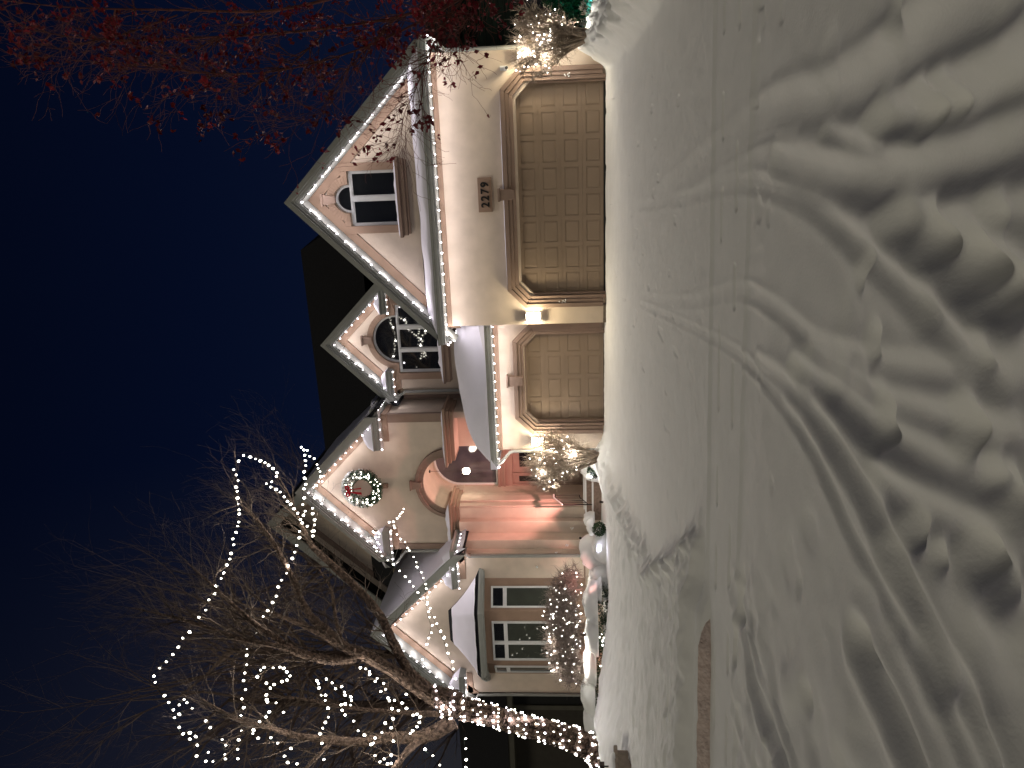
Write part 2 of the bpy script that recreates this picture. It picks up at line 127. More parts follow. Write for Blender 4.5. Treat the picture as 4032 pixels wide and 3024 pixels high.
# ---------------------------------------------------------------- mesh helpers
class MB:
    def __init__(s): s.v = []; s.f = []; s.pc = []
    def add(s, v, f):
        o = len(s.v); s.v += [tuple(p) for p in v]; s.f += [tuple(i + o for i in q) for q in f]
        s.pc.append((o, len(s.v), len(s.f) - len(f), len(s.f)))
    def box(s, x0, x1, y0, y1, z0, z1):
        s.add([(x0,y0,z0),(x1,y0,z0),(x1,y1,z0),(x0,y1,z0),(x0,y0,z1),(x1,y0,z1),(x1,y1,z1),(x0,y1,z1)],
              [(0,3,2,1),(4,5,6,7),(0,1,5,4),(1,2,6,5),(2,3,7,6),(3,0,4,7)])
    def prism(s, poly, y0, y1):            # poly in xz, extruded along y
        n = len(poly)
        s.add([(x,y0,z) for x,z in poly] + [(x,y1,z) for x,z in poly],
              [tuple(range(n)), tuple(range(2*n-1, n-1, -1))] + [(i, i+n, (i+1)%n+n, (i+1)%n) for i in range(n)])
    def prismx(s, poly, x0, x1):           # poly in yz, extruded along x
        n = len(poly)
        s.add([(x0,y,z) for y,z in poly] + [(x1,y,z) for y,z in poly],
              [tuple(range(n)), tuple(range(2*n-1, n-1, -1))] + [(i, i+n, (i+1)%n+n, (i+1)%n) for i in range(n)])
    def prismz(s, poly, z0, z1):           # poly in xy
        n = len(poly)
        s.add([(x,y,z0) for x,y in poly] + [(x,y,z1) for x,y in poly],
              [tuple(range(n)), tuple(range(2*n-1, n-1, -1))] + [(i, i+n, (i+1)%n+n, (i+1)%n) for i in range(n)])
    def band(s, a, b, y0, y1, closed=False):   # strip between two xz polylines
        n = len(a); m = n if closed else n - 1
        for i in range(m):
            j = (i + 1) % n
            s.prism([a[i], a[j], b[j], b[i]], y0, y1)
    def tube(s, pts, rad, k=6, caps=True, jitter=0):
        P = [Vector(p) for p in pts]; n = len(P)
        if n < 2: return
        if not hasattr(rad, '__len__'): rad = [rad] * n
        V = []; prev = None
        for i in range(n):
            d = (P[min(i+1, n-1)] - P[max(i-1, 0)])
            if d.length < 1e-9: d = Vector((0, 0, 1))
            d.normalize()
            if prev is None:
                a = d.cross(Vector((.31, .17, .93))); 
                if a.length < .1: a = d.cross(Vector((1, 0, 0)))
            else: a = prev - d * prev.dot(d)
            a.normalize(); prev = a; b = d.cross(a)
            for j in range(k):
                t = 2 * math.pi * j / k; r = rad[i] * (1 + (random.uniform(-jitter, jitter) if jitter else 0))
                V.append(P[i] + a * (r * math.cos(t)) + b * (r * math.sin(t)))
        F = [(i*k+j, i*k+(j+1)%k, (i+1)*k+(j+1)%k, (i+1)*k+j) for i in range(n-1) for j in range(k)]
        if caps: F += [tuple(range(k-1, -1, -1)), tuple((n-1)*k + j for j in range(k))]
        s.add(V, F)
    def lathe(s, prof, c=(0,0,0), k=12):
        V = []; F = []
        for r, z in prof:
            for j in range(k):
                t = 2*math.pi*j/k; V.append((c[0]+r*math.cos(t), c[1]+r*math.sin(t), c[2]+z))
        n = len(prof)
        F = [(i*k+j, i*k+(j+1)%k, (i+1)*k+(j+1)%k, (i+1)*k+j) for i in range(n-1) for j in range(k)]
        F += [tuple(range(k-1,-1,-1)), tuple((n-1)*k+j for j in range(k))]
        s.add(V, F)
    def quad(s, c, u, v): s.add([c-u-v, c+u-v, c+u+v, c-u+v], [(0,1,2,3)])
    def build(s, name, m, parent=None, smooth=False, bevel=0):
        me = bpy.data.meshes.new(name); me.from_pydata(s.v, [], s.f); me.update()
        o = bpy.data.objects.new(name, me); COL.objects.link(o)
        if not s.v: return o
        bm = bmesh.new(); bm.from_mesh(me)
        if len(s.f) < 20000:
            bmesh.ops.recalc_face_normals(bm, faces=bm.faces)
        bm.to_mesh(me); bm.free()
        if smooth:
            me.polygons.foreach_set('use_smooth', [True] * len(me.polygons))
        me.materials.append(M[m] if isinstance(m, str) else m)
        if parent: o.parent = parent
        if bevel:
            bv = o.modifiers.new('b', 'BEVEL'); bv.width = bevel; bv.segments = 2; bv.limit_method = 'ANGLE'
        return o
def tag(o, label=None, cat=None, group=None, kind=None):
    if label: o['label'] = label
    if cat: o['category'] = cat
    if group: o['group'] = group
    if kind: o['kind'] = kind
    return o
def empty(name, loc=(0,0,0), **k):
    o = bpy.data.objects.new(name, None); COL.objects.link(o); o.location = loc; o.empty_display_size = .2
    return tag(o, **k)
SPLIT = {'side_wall','gutter','soffit','frieze','corner_board','plinth','porch_beam','porch_wall','water_table','sidelight','glass','pier','snow_rim'}
def reorigin(root):                                       # children were built in world coordinates
    for c in root.children: c.matrix_parent_inverse = root.matrix_world.inverted()
def thing(name, loc, label, cat, group=None):
    o = empty(name, loc, label=label, cat=cat, group=group)
    return o
def setchild(o, root):
    o.parent = root; o.matrix_parent_inverse = Matrix.Translation(root.location).inverted(); return o
def clusters(mb, tol=.03):
    bb = []
    for (a, b, c, d) in mb.pc:
        P = np.array(mb.v[a:b]); bb.append((P.min(0) - tol, P.max(0) + tol))
    n = len(bb); g_ = list(range(n))
    def find(i):
        while g_[i] != i: i = g_[i]
        return i
    for i in range(n):
        for j in range(i):
            if (bb[i][0] <= bb[j][1]).all() and (bb[j][0] <= bb[i][1]).all(): g_[find(i)] = find(j)
    out = {}
    for i in range(n): out.setdefault(find(i), []).append(i)
    return list(out.values())
def part(mb, name, m, root, smooth=False, bevel=0):
    if 1 < len(mb.pc) < 80 and name in SPLIT:
        cl = clusters(mb)
        if len(cl) > 1:
            for c in cl:
                k_ = MB()
                for i in c:
                    a, b, e0, e1 = mb.pc[i]; k_.add(mb.v[a:b], [tuple(q - a for q in f_) for f_ in mb.f[e0:e1]])
                o = part(k_, name, m, root, smooth, bevel)
            return o
    o = mb.build(name, m, None, smooth, bevel)
    if root.type == 'EMPTY': setchild(o, root)
    else: o.parent = root
    return o
def wall(name, poly, holes, y0, thick, m, root):          # flat wall in xz with openings
    cu_ = bpy.data.curves.new('c', 'CURVE'); cu_.dimensions = '2D'; cu_.fill_mode = 'BOTH'; cu_.extrude = thick / 2
    for ring in [poly] + holes:
        sp = cu_.splines.new('POLY'); sp.points.add(len(ring) - 1)
        for p, q in zip(sp.points, ring): p.co = (q[0], q[1], 0, 1)
        sp.use_cyclic_u = True
    ob = bpy.data.objects.new('c', cu_)
    me = bpy.data.meshes.new_from_object(ob); bpy.data.objects.remove(ob)
    for v in me.vertices: x, z, d = v.co; v.co = (x, y0 + thick/2 + d, z)
    me.name = name; me.materials.clear(); me.materials.append(M[m])
    o = bpy.data.objects.new(name, me); COL.objects.link(o)
    setchild(o, root); return o
def arc(cx, cz, rx, rz, a0, a1, n): return [(cx + rx*math.cos(R(a0+(a1-a0)*i/n)), cz + rz*math.sin(R(a0+(a1-a0)*i/n))) for i in range(n+1)]

# ================================================================= GROUND
def hash2(i, j, s):
    n = np.sin(i * 127.1 + j * 311.7 + s * 74.7) * 43758.5453
    return n - np.floor(n)
def vnoise(x, y, s=0):
    i = np.floor(x); j = np.floor(y); fx = x - i; fy = y - j
    fx = fx*fx*fx*(fx*(fx*6-15)+10); fy = fy*fy*fy*(fy*(fy*6-15)+10)
    a = hash2(i, j, s); b = hash2(i+1, j, s); c = hash2(i, j+1, s); d = hash2(i+1, j+1, s)
    return (a*(1-fx)+b*fx)*(1-fy) + (c*(1-fx)+d*fx)*fy - .5
def fbm(x, y, s=0, o=4):
    r = 0; a = 1
    for k in range(o):
        r = r + a * vnoise(x*2**k*1.03+17*k, y*2**k*.97-9*k, s+k); a *= .5
    return r
def ridge(x, y, s=0, o=3):
    r = 0; a = 1
    for k in range(o):
        r = r + a * (1 - np.abs(vnoise(x*2**k, y*2**k, s+k)) * 4); a *= .5
    return r / 1.75
def sst(a, b, x):
    t = np.clip((x-a)/(b-a), 0, 1); return t*t*(3-2*t)
def pdist(x, y, poly):
    d = np.full(x.shape, 1e9)
    for (ax, ay), (bx, by) in zip(poly[:-1], poly[1:]):
        vx, vy = bx-ax, by-ay; l = vx*vx+vy*vy + 1e-9
        t = np.clip(((x-ax)*vx + (y-ay)*vy)/l, 0, 1)
        d = np.minimum(d, (x-ax-t*vx)**2 + (y-ay-t*vy)**2)
    return np.sqrt(d)
def smooth_poly(p, n=2):
    for _ in range(n):
        q = [p[0]]
        for a, b in zip(p[:-1], p[1:]):
            q += [(a[0]*.75+b[0]*.25, a[1]*.75+b[1]*.25), (a[0]*.25+b[0]*.75, a[1]*.25+b[1]*.75)]
        p = q + [p[-1]]
    return p
def gz(y): return np.interp(y, [-5, 6, 9, 13, 17, 17.7, 40], [-.5, -.48, -.40, -.22, -.04, 0, 0])
def height(x, y):
    h = gz(y)
    # left edge of the cleared driveway
    xl = np.interp(y, [7.4, 8.42, 10.18, 11.74, 15.9, 18.2, 19], [-3.9, -4.76, -6.17, -6.55, -7.3, -7.3, -7.6])
    xl = xl + .10 * fbm(y*1.3, y*.2, 3)
    ya = 7.78 + .13 * x; yb = 6.52 + .10 * x
    lawn = sst(0, .7, xl - x) * sst(0, .30, y - (ya + .1))
    # for x left of the notch the bank has a cut face along the pavement
    lawn = lawn * (1 - .92 * sst(14.4, 16.2, y) * sst(-8.0, -9.5, x))
    h = h + lawn * (.13 + .08 * sst(0, 4, xl - x))
    berm = np.exp(-((xl - .25 - x) / .28)**2) * sst(ya + .1, ya + .5, y)
    h = h + berm * (.09 + .12 * fbm(x*4, y*3, 11) + .09 * ridge(x*3, y*3, 12))
    fine = fbm(x*3.5, y*9, 21)
    h = h + lawn * (.035 * fine + .05 * fbm(x*1.1, y*2.2, 22) + .03 * ridge(x*2.5, y*5, 23))
    # right snow bank
    xr = 1.50 + .10 * fbm(y*1.2, 2, 31) + .55 * sst(13, 8, y)
    rb = sst(0, .5, x - xr) * sst(8.2, 9.6, y)
    h = h + rb * (.17 + .20 * np.exp(-((x - xr - .45)/.5)**2) + .12 * ridge(x*3, y*2.0, 32) + .13 * fbm(x*5, y*3, 33) + .05*ridge(x*7, y*3.5, 34))
    # mound with the big tree, bed in front of the house
    h = h + .42 * np.exp(-(((x+12.35)/1.5)**2 + ((y-12.9)/1.5)**2)) * lawn
    h = h + .12 * np.exp(-((x+12)/3.0)**2) * sst(11, 14, y) * lawn
    h = h - .13 * np.exp(-(((x+14)/3.5)**2 + ((y-17.3)/1.2)**2))
    # mounds round the two shrubs and the walk
    h = h + .18 * np.exp(-(((x+7.55)/.5)**2 + ((y-17.5)/.5)**2)) + .17 * np.exp(-(((x-2.15)/.55)**2 + ((y-16.8)/.6)**2))
    h = h - .06 * np.exp(-(((x+9.2)/.9)**2 + ((y-18.6)/.9)**2))
    drv = sst(0, .3, x - xl) * sst(0, .3, xr - x) * sst(ya-.1, ya+.4, y)
    h = h + drv * (.010 * fbm(x*2, y*2, 41) + .006 * fbm(x*9, y*9, 42))
    # pavement, slightly sunk, with two lines of ski-like slits
    pv = sst(yb - .03, yb + .05, y) * (1 - sst(ya - .05, ya + .03, y))
    h = h - .010 * pv + .006 * fbm(x*3, y*6, 43)
    h = h + .018 * np.exp(-((y - ya - .05)/.05)**2) + .022 * np.exp(-((y - yb + .06)/.05)**2)
    for yy, ph in ((7.47 + .13*x, 0), (6.93 + .13*x, 2.1)):
        dash = sst(-.12, .28, np.sin(x*5.3 + ph + 1.3*np.sin(x*1.7+ph)))
        h = h - .035 * dash * np.exp(-((y - yy)/.028)**2)
    # cut bank on the left of the pavement
    lb = sst(-4.6, -5.1, x) 
    h = h + lb * .10 * sst(ya - .10, ya - .04, y) * (1 - sst(ya + .1, ya + 1.2, y))
    # verge between pavement and road: deeper snow
    fr = 1 - sst(yb - .25, yb - .05, y)
    h = h + fr * .05 * sst(yb-.1, yb-1.0, y)
    near = sst(4.6, 2.9, y)
    dmin = np.full(x.shape, 1e9)
    cut = 0; ber = 0
    for poly, hw, dp, bm_ in TRACKS:
        p = smooth_poly(poly, 2); d = pdist(x, y, p)
        d = d + (.012 * fbm(x*4, y*4, 51, 2) + .004*fbm(x*16, y*16, 52, 2)) * min(1.3, hw*12)
        c = 1 - sst(hw*.25, hw*1.25, d)
        cut = np.maximum(cut, dp * c)
        ber = np.maximum(ber, bm_ * np.exp(-((d - hw*1.5)/(hw*.42))**2))
        dmin = np.minimum(dmin, d - hw)
    off = sst(0.02, .28, dmin)
    lump = .13 * fbm(x*1.9 + .4*fbm(x*3,y*3,60,2), y*2.1, 62, 3) + .022 * fbm(x*7, y*7, 63, 3) + .02
    for hx, hy, hrx, hry, hd in HOLLOWS:
        wx_ = x + .05*fbm(x*5, y*5, 81, 2); wy_ = y + .05*fbm(x*5, y*5, 82, 2)
        e_ = np.maximum(0, 1 - .5*((wx_-hx)/hrx)**2 - .5*((wy_-hy)/hry)**2)
        h = h - hd*1.6*e_**1.4 + hd*.12*np.exp(-((np.sqrt(((wx_-hx)/hrx)**2 + ((wy_-hy)/hry)**2) - 1.9)/.45)**2)
    left = sst(-2.6, -3.8, x) * sst(6.3, 5.4, y)
    h = h + np.maximum(near, left * .8) * off * (lump - .02) * .85 + near * .005 * fbm(x*22, y*22, 68, 2) * (.3 + off)
    h = h + fr * (.012 * fbm(x*2, y*2, 64))
    grow_ = .10 + .90*sst(6.9, 3.9, y)
    h = h - cut*grow_ + ber*grow_ * (.8 + .5 * fbm(x*4, y*4, 65, 2)) * (1 - np.clip(cut*12, 0, 1))
    # soft pocks
    h = h - .02 * sst(.30, .42, fbm(x*2.1+5, y*2.9, 66, 2)) * fr
    pk = sst(.36, .44, vnoise(x*4.2, y*3.1, 67)) * sst(8, 9, y) * drv
    h = h - .012 * pk
    return h
def h1(x, y): return float(height(np.array([[float(x)]]), np.array([[float(y)]]))[0, 0])
def axis(segs):
    a = []
    for s0, s1, st in segs: a += list(np.arange(s0, s1, st))
    return np.array(a + [segs[-1][1]])
ax = axis([(-220,-40,20),(-40,-20,2),(-20,-7.5,.07),(-7.5,-4.0,.035),(-4.0,1.2,.0125),(1.2,4.5,.04),(4.5,20,1.5),(20,220,20)])
ay = axis([(-60,0,6),(0,1.6,.2),(1.6,5.2,.0125),(5.2,8.6,.02),(8.6,14,.04),(14,20.5,.06),(20.5,60,4),(60,300,24)])
X, Y = np.meshgrid(ax, ay); Z = height(X, Y)
B_ = Z.copy()                                             # wind-softened snow close to the road
for _ in range(5):
    P_ = np.pad(B_, 2, mode='edge')
    B_ = sum(P_[i:i+B_.shape[0], j:j+B_.shape[1]] for i in range(5) for j in range(5)) / 25
W_ = sst(6.3, 5.0, Y) * sst(-4.0, -3.9, X*0 - 3.95 + np.where((X > -3.95) & (X < 1.15), .2, -.2)) * sst(.2, 1.7, Y)
Z = Z*(1 - W_*.9) + B_*W_*.9
me = bpy.data.meshes.new('snowy_ground')
nx, ny = len(ax), len(ay)
me.vertices.add(nx*ny); me.vertices.foreach_set('co', np.stack([X, Y, Z], -1).ravel().astype(np.float32))
idx = np.arange(nx*ny).reshape(ny, nx)
q = np.stack([idx[:-1,:-1], idx[:-1,1:], idx[1:,1:], idx[1:,:-1]], -1).reshape(-1)
me.loops.add(len(q)); me.loops.foreach_set('vertex_index', q.astype(np.int32))
me.polygons.add(len(q)//4); me.polygons.foreach_set('loop_start', np.arange(0, len(q), 4, dtype=np.int32))
me.polygons.foreach_set('loop_total', np.full(len(q)//4, 4, np.int32))
me.polygons.foreach_set('use_smooth', np.ones(len(q)//4, bool)); me.update()
me.materials.append(M['snow'])
g = bpy.data.objects.new('ground', me); COL.objects.link(g); tag(g, kind='structure')
# exposed dirty face of the snow bank along the pavement
mb = MB()
pts = []
for i in range(60):
    x = -4.95 - i * .05; ya_ = 7.78 + .13*x
    n = .02 * mnoise.noise((x*4, 0, 3)) 
    pts.append((x, ya_ - .13 + n, ya_))
V = []; 
for x, y, ya_ in pts:
    zb = h1(x, ya_ - .25); zt = h1(x, ya_ + .05)
    for k in range(6):
        t = k/5; rmp = min(1, max(0, (-4.95 - x)/.35)); V.append((x, y - .035 + .07*t*t + .05*(1-rmp) + .03*mnoise.noise((x*9, t*3, 0)), zb - .02 + (zt - zb + .016 + .012*mnoise.noise((x*5, 2, 0)))*t*(.25 + .75*rmp)))
mb.add(V, [(i*6+k, (i+1)*6+k, (i+1)*6+k+1, i*6+k+1) for i in range(59) for k in range(5)])
o = mb.build('snow_bank_face', 'dirt', smooth=True); tag(o, kind='structure')

# ================================================================= HOUSE
house = thing('house', (-6, 19, 0), 'cream stucco house with brown trim, lit gables and two garage doors', 'house')
H = house
def gable_roof(cx, za, hw, yf, yb, slope=1.0, t=.14, name='roof', m='shingle'):
    mb = MB(); ze = za - hw*slope
    mb.prism([(cx, za), (cx+hw, ze), (cx+hw, ze-t), (cx, za-t)], yf, yb)
    mb.prism([(cx, za), (cx, za-t), (cx-hw, ze-t), (cx-hw, ze)], yf, yb)
    return part(mb, name, m, H)
def chev(mb, cx, za, hwL, hwR, d0, d1, y0, y1, s=1.0):    # inverted V board, vertical offsets d0..d1 below roof line
    for sgn, hw in ((-1, hwL), (1, hwR)):
        x = cx + sgn*hw
        mb.prism([(cx, za-d0), (x, za-d0-hw*s), (x, za-d1-hw*s), (cx, za-d1)], y0, y1)
def rakes(cx, za, hwL, hwR, y, s=1.0, wy=None, frieze=True):
    mb = MB()
    chev(mb, cx, za+.02, hwL, hwR, -.03, .13, y-.09, y-.0, s)
    chev(mb, cx, za+.02, hwL, hwR, .132, .20, y-.06, y, s)
    chev(mb, cx, za+.02, hwL, hwR, .202, .30, y-.035, y, s)
    part(mb, 'rake_board', 'gut', H)
    mb = MB(); chev(mb, cx, za, hwL, hwR, .285, .315, y+.002, wy-.0, s); part(mb, 'soffit', 'gut', H)
    if frieze:
        mb = MB(); chev(mb, cx, za, hwL-.2, hwR-.2, .32, .60, wy-.05, wy-.002, s); part(mb, 'frieze', 'trim2', H)
def gutter(mb, x0, x1, y, z0, z1):                        # ogee-like stepped gutter facing -y
    mb.box(x0, x1, y, y+.14, z1-.045, z1); mb.box(x0+.004, x1-.004, y+.025, y+.14, z0+.06, z1-.046)
    mb.box(x0+.008, x1-.008, y+.05, y+.14, z0, z0+.059)
def gutterside(mb, x, y0, y1, z0, z1, s=1):               # same, facing +x (s=1) or -x
    a, b = (x-.14, x) if s > 0 else (x, x+.14)
    mb.box(a, b, y0, y1, z1-.045, z1)
    mb.box(a, b-.025*s if s > 0 else b, y0, y1, z0+.06, z1-.046); mb.box(a, b-.05 if s > 0 else b, y0, y1, z0, z0+.059)

# ---- double garage wing (A)
AX0, AX1, AY = -4.085, 2.075, 17.6
doorA = [(-3.445,-.1),(1.455,-.1),(1.455,1.62),(1.06,2.01),(-3.05,2.01),(-3.445,1.62)]
wall('wall', [(AX0,-.3),(AX1,-.3),(AX1,3.9),(AX0,3.9)], [doorA], AY, .25, 'stucco', H)
mb = MB(); mb.box(AX1-.25, AX1, AY+.251, 26, -.3, 3.9); mb.box(AX0, AX0+.25, AY+.251, 26, -.3, 3.9); part(mb, 'side_wall', 'stucco', H)
def trim_band(x0, x1, ztop, zch, ch, wd, zb, y0, y1, mb):
    # closed-bottomless chamfered frame: outer polyline & inner polyline
    o_ = [(x0, zb), (x0, zch), (x0+ch, ztop), (x1-ch, ztop), (x1, zch), (x1, zb)]
    k_ = wd * .41
    i_ = [(x0+wd, zb), (x0+wd, zch-k_), (x0+ch+k_, ztop-wd), (x1-ch-k_, ztop-wd), (x1-wd, zch-k_), (x1-wd, zb)]
    mb.band(o_, i_, y0, y1)
mb = MB()
trim_band(-3.665, 1.69, 2.345, 1.925, .43, .10, .07, AY-.10, AY-.002, mb)
trim_band(-3.562, 1.587, 2.243, 1.88, .385, .085, .07, AY-.07, AY-.002, mb)
trim_band(-3.475, 1.500, 2.156, 1.84, .35, .09, .0, AY-.045, AY-.002, mb)
trim_band(-3.383, 1.408, 2.064, 1.80, .31, .05, .0, AY+.01, AY+.12, mb)
tA = part(mb, 'door_surround', 'trim', H, bevel=.008)
def keystone(cx, z0, z1, w0, w1, y0, y1, name='keystone'):
    mb = MB(); mb.prism([(cx-w0/2, z0), (cx+w0/2, z0), (cx+w1/2, z1), (cx-w1/2, z1)], y0, y1)
    mb.prism([(cx-w1/2-.02, z1+.001), (cx+w1/2+.02, z1+.001), (cx+w1/2+.02, z1+.05), (cx-w1/2-.02, z1+.05)], y0-.03, y1)
    return part(mb, name, 'trim', H, bevel=.006)
keystone(-1.0, 2.10, 2.43, .20, .26, AY-.17, AY-.03)
mb = MB(); mb.box(-3.655, 1.68, AY-.105, AY-.01, 2.346, 2.362)
def garage_door(x0, x1, ztop, y, ncol, zb=0.0, nrow=4):
    mb = MB(); mb.box(x0, x1, y+.02, y+.06, zb-.05, ztop)
    cw = (x1-x0)/ncol; rh = (ztop - zb)/nrow
    for r in range(nrow):
        z0 = zb + r*rh + .003; z1 = zb + (r+1)*rh - .003
        rz0 = z0 + rh*.17; rz1 = z1 - rh*.17
        # section plate built round raised-and-recessed panels
        mb.box(x0, x1, y-.004, y+.019, z0, rz0); mb.box(x0, x1, y-.004, y+.019, rz1, z1)
        for c in range(ncol+1):
            a = x0 + c*cw - (cw*.09 if c else 0); b = x0 + c*cw + (cw*.09 if c < ncol else 0)
            mb.box(a, b, y-.004, y+.019, rz0+.0005, rz1-.0005)
        for c in range(ncol):
            a = x0 + c*cw + cw*.09; b = a + cw*.82
            mb.add([(a,y+.0085,rz0),(b,y+.0085,rz0),(b,y+.0085,rz1),(a,y+.0085,rz1),
                    (a+.045,y+.001,rz0+.035),(b-.045,y+.001,rz0+.035),(b-.045,y+.001,rz1-.035),(a+.045,y+.001,rz1-.035)],
                   [(4,5,6,7),(0,1,5,4),(1,2,6,5),(2,3,7,6),(3,0,4,7)])
    d = part(mb, 'garage_door', 'door', H)
    mb = MB(); mb.box(x0, x1, y-.012, y+.03, zb-.06, zb+.016); part(mb, 'bottom_seal', 'rubber', d)
    return d
garage_door(-3.40, 1.42, 2.03, AY+.14, 8, .03)
mb = MB()
for a, b in ((-4.085, -3.60), (1.62, 2.075)): mb.box(a, b, AY-.012, AY+.02, -.2, .062)
part(mb, 'plinth', 'plinth', H)
mb = MB(); mb.box(AX0, AX1, AY-.05, AY-.002, 3.735, 3.855); mb.box(AX0-.0, AX1, AY-.075, AY-.002, 3.80, 3.853)
part(mb, 'frieze', 'trim2', H, bevel=.01)
mb = MB(); gutter(mb, -4.44, 2.40, 17.08, 3.86, 4.04); gutterside(mb, 2.40, 17.221, 25, 3.86, 4.04)
gutterside(mb, -4.44, 17.221, 25, 3.86, 4.04, -1)
part(mb, 'gutter', 'gut', H, bevel=.006)
mb = MB(); mb.box(-4.30, 2.26, 17.22, 17.9, 3.862, 3.90); mb.box(-4.30, -4.086, 17.901, 25, 3.862, 3.90); mb.box(2.076, 2.26, 17.901, 25, 3.862, 3.90); part(mb, 'soffit', 'gut', H)
mb = MB(); mb.prismx([(17.1, 3.99), (17.1, 4.03), (17.86, 4.40), (17.86, 3.99)], -4.28, 2.24); part(mb, 'roof', 'shingle', H)
# gable above
AGX = -.985
wall('wall', [(-4.0,4.0),(2.05,4.0),(AGX, 7.03)], [[(-1.64,4.85),(-.33,4.85),(-.33,6.04),(-.66,6.04)] + arc(AGX, 6.04, .33, .36, 0, 180, 12)[1:] + [(-1.64,6.04)]], 17.85, .2, 'stucco', H)
gable_roof(AGX, 7.36, 3.42, 17.28, 26)
rakes(AGX, 7.36, 3.40, 3.30, 17.275, 1.0, 17.85)
def casement(x0, x1, z0, z1, y, lights, archc=None, root=None, name='window', frame_w=.05, gm='glass'):
    wn = MB()
    wn.box(x0, x0+frame_w, y-.03, y+.05, z0, z1); wn.box(x1-frame_w, x1, y-.03, y+.05, z0, z1)
    wn.box(x0+frame_w, x1-frame_w, y-.03, y+.05, z0, z0+frame_w); wn.box(x0+frame_w, x1-frame_w, y-.03, y+.05, z1-frame_w, z1)
    for t in lights:
        wn.box(t-.045, t+.045, y-.035, y+.05, z0+frame_w, z1-frame_w)
    if archc:
        cx, cz, rx, rz = archc
        wn.band(arc(cx, cz, rx, rz, 0, 180, 20), arc(cx, cz, rx-frame_w, rz-frame_w, 0, 180, 20), y-.03, y+.05)
    f_ = part(wn, name, 'frame', root or H)
    # sash beads
    sb = MB(); xs = [x0+frame_w] + [v for t in lights for v in (t-.045, t+.045)] + [x1-frame_w]
    for a, b in zip(xs[::2], xs[1::2]):
        for q_ in ((a, a+.028, z0+frame_w, z1-frame_w), (b-.028, b, z0+frame_w, z1-frame_w), (a+.028, b-.028, z0+frame_w, z0+frame_w+.028), (a+.028, b-.028, z1-frame_w-.028, z1-frame_w)):
            sb.box(q_[0], q_[1], y-.012, y+.04, q_[2], q_[3])
    part(sb, 'sash', 'frame', f_)
    gb = MB(); gb.box(x0+.01, x1-.01, y+.02, y+.03, z0+.01, z1-.01)
    if archc: gb.prism(arc(cx, cz+.002, rx-.01, rz-.01, 0, 180, 20), y+.02, y+.03)
    part(gb, 'glass', gm, f_)
    return f_
casement(-1.63, -.34, 4.86, 6.03, 17.90, [-.985], (AGX, 6.035, .32, .35))
mb = MB()
s1 = [(-1.80,4.88),(-1.80,6.20),(-1.56,6.20)] ; 
mb.box(-1.80,-1.62,17.78,17.848,4.88,6.20); mb.box(-.35,-.165,17.78,17.848,4.88,6.20)
mb.box(-1.619,-1.31,17.781,17.848,6.045,6.20); mb.box(-.66,-.351,17.781,17.848,6.045,6.20)
mb.band(arc(AGX, 6.045, .335, .365, 0, 180, 20), arc(AGX, 6.045, .53, .54, 0, 180, 20), 17.775, 17.846)
part(mb, 'window_surround', 'trim2', H, bevel=.006)
keystone(AGX, 6.36, 6.66, .15, .24, 17.72, 17.80)
mb = MB(); mb.box(-1.92,-.05,17.68,17.848,4.80,4.868); mb.box(-1.87,-.10,17.73,17.848,4.68,4.799); mb.box(-1.84,-.13,17.76,17.848,4.62,4.679)
part(mb, 'window_sill', 'trim', H, bevel=.008)

# ---- single garage wing (B)
BY, BX0 = 18.2, -7.62
doorB = [(-6.90,-.1),(-4.42,-.1),(-4.42,1.66),(-4.78,2.03),(-6.54,2.03),(-6.90,1.66)]
wall('wall', [(BX0,-.3),(-4.086,-.3),(-4.086,2.86),(BX0,2.86)], [doorB], BY, .2, 'stucco', H)
mb = MB(); mb.box(BX0, BX0+.2, BY+.201, 21.6, -.3, 2.86); part(mb, 'side_wall', 'stucco', H)
mb = MB()
trim_band(-7.165, -4.20, 2.325, 1.88, .44, .11, .05, BY-.10, BY-.002, mb)
trim_band(-7.052, -4.312, 2.212, 1.83, .39, .085, .05, BY-.07, BY-.002, mb)
trim_band(-6.965, -4.40, 2.125, 1.79, .36, .075, .0, BY-.045, BY-.002, mb)
trim_band(-6.88, -4.45, 2.05, 1.75, .33, .05, .0, BY+.01, BY+.14, mb)
part(mb, 'door_surround', 'trim', H, bevel=.008)
keystone(-5.68, 2.09, 2.46, .22, .28, BY-.17, BY-.03)
garage_door(-6.88, -4.44, 2.04, BY+.15, 4, .0)
mb = MB(); mb.box(BX0, -7.10, BY-.012, BY+.02, -.2, .04); part(mb, 'plinth', 'plinth', H)
mb = MB(); mb.box(BX0, -4.087, BY-.05, BY-.002, 2.685, 2.815); mb.box(BX0-.0, -4.087, BY-.075, BY-.002, 2.76, 2.813); part(mb, 'frieze', 'trim2', H, bevel=.01)
mb = MB(); gutter(mb, -7.98, -4.09, 17.72, 2.82, 3.0); gutterside(mb, -7.98, 17.861, 21.0, 2.82, 3.0, -1); part(mb, 'gutter', 'gut', H, bevel=.006)
mb = MB(); mb.box(-7.84, -4.09, 17.86, 18.4, 2.822, 2.86); mb.box(-7.84, -7.621, 18.401, 21.0, 2.822, 2.86); part(mb, 'soffit', 'gut', H)
mb = MB()
mb.add([(-7.9,17.78,2.95),(-4.09,17.78,2.95),(-4.09,19.2,3.75),(-6.5,19.2,3.75),(-7.9,21,2.95),(-6.5,21,3.75),(-4.09,21,3.75)], [(0,1,2,3),(0,3,5,4),(3,2,6,5)])
part(mb, 'roof', 'shingle', H)

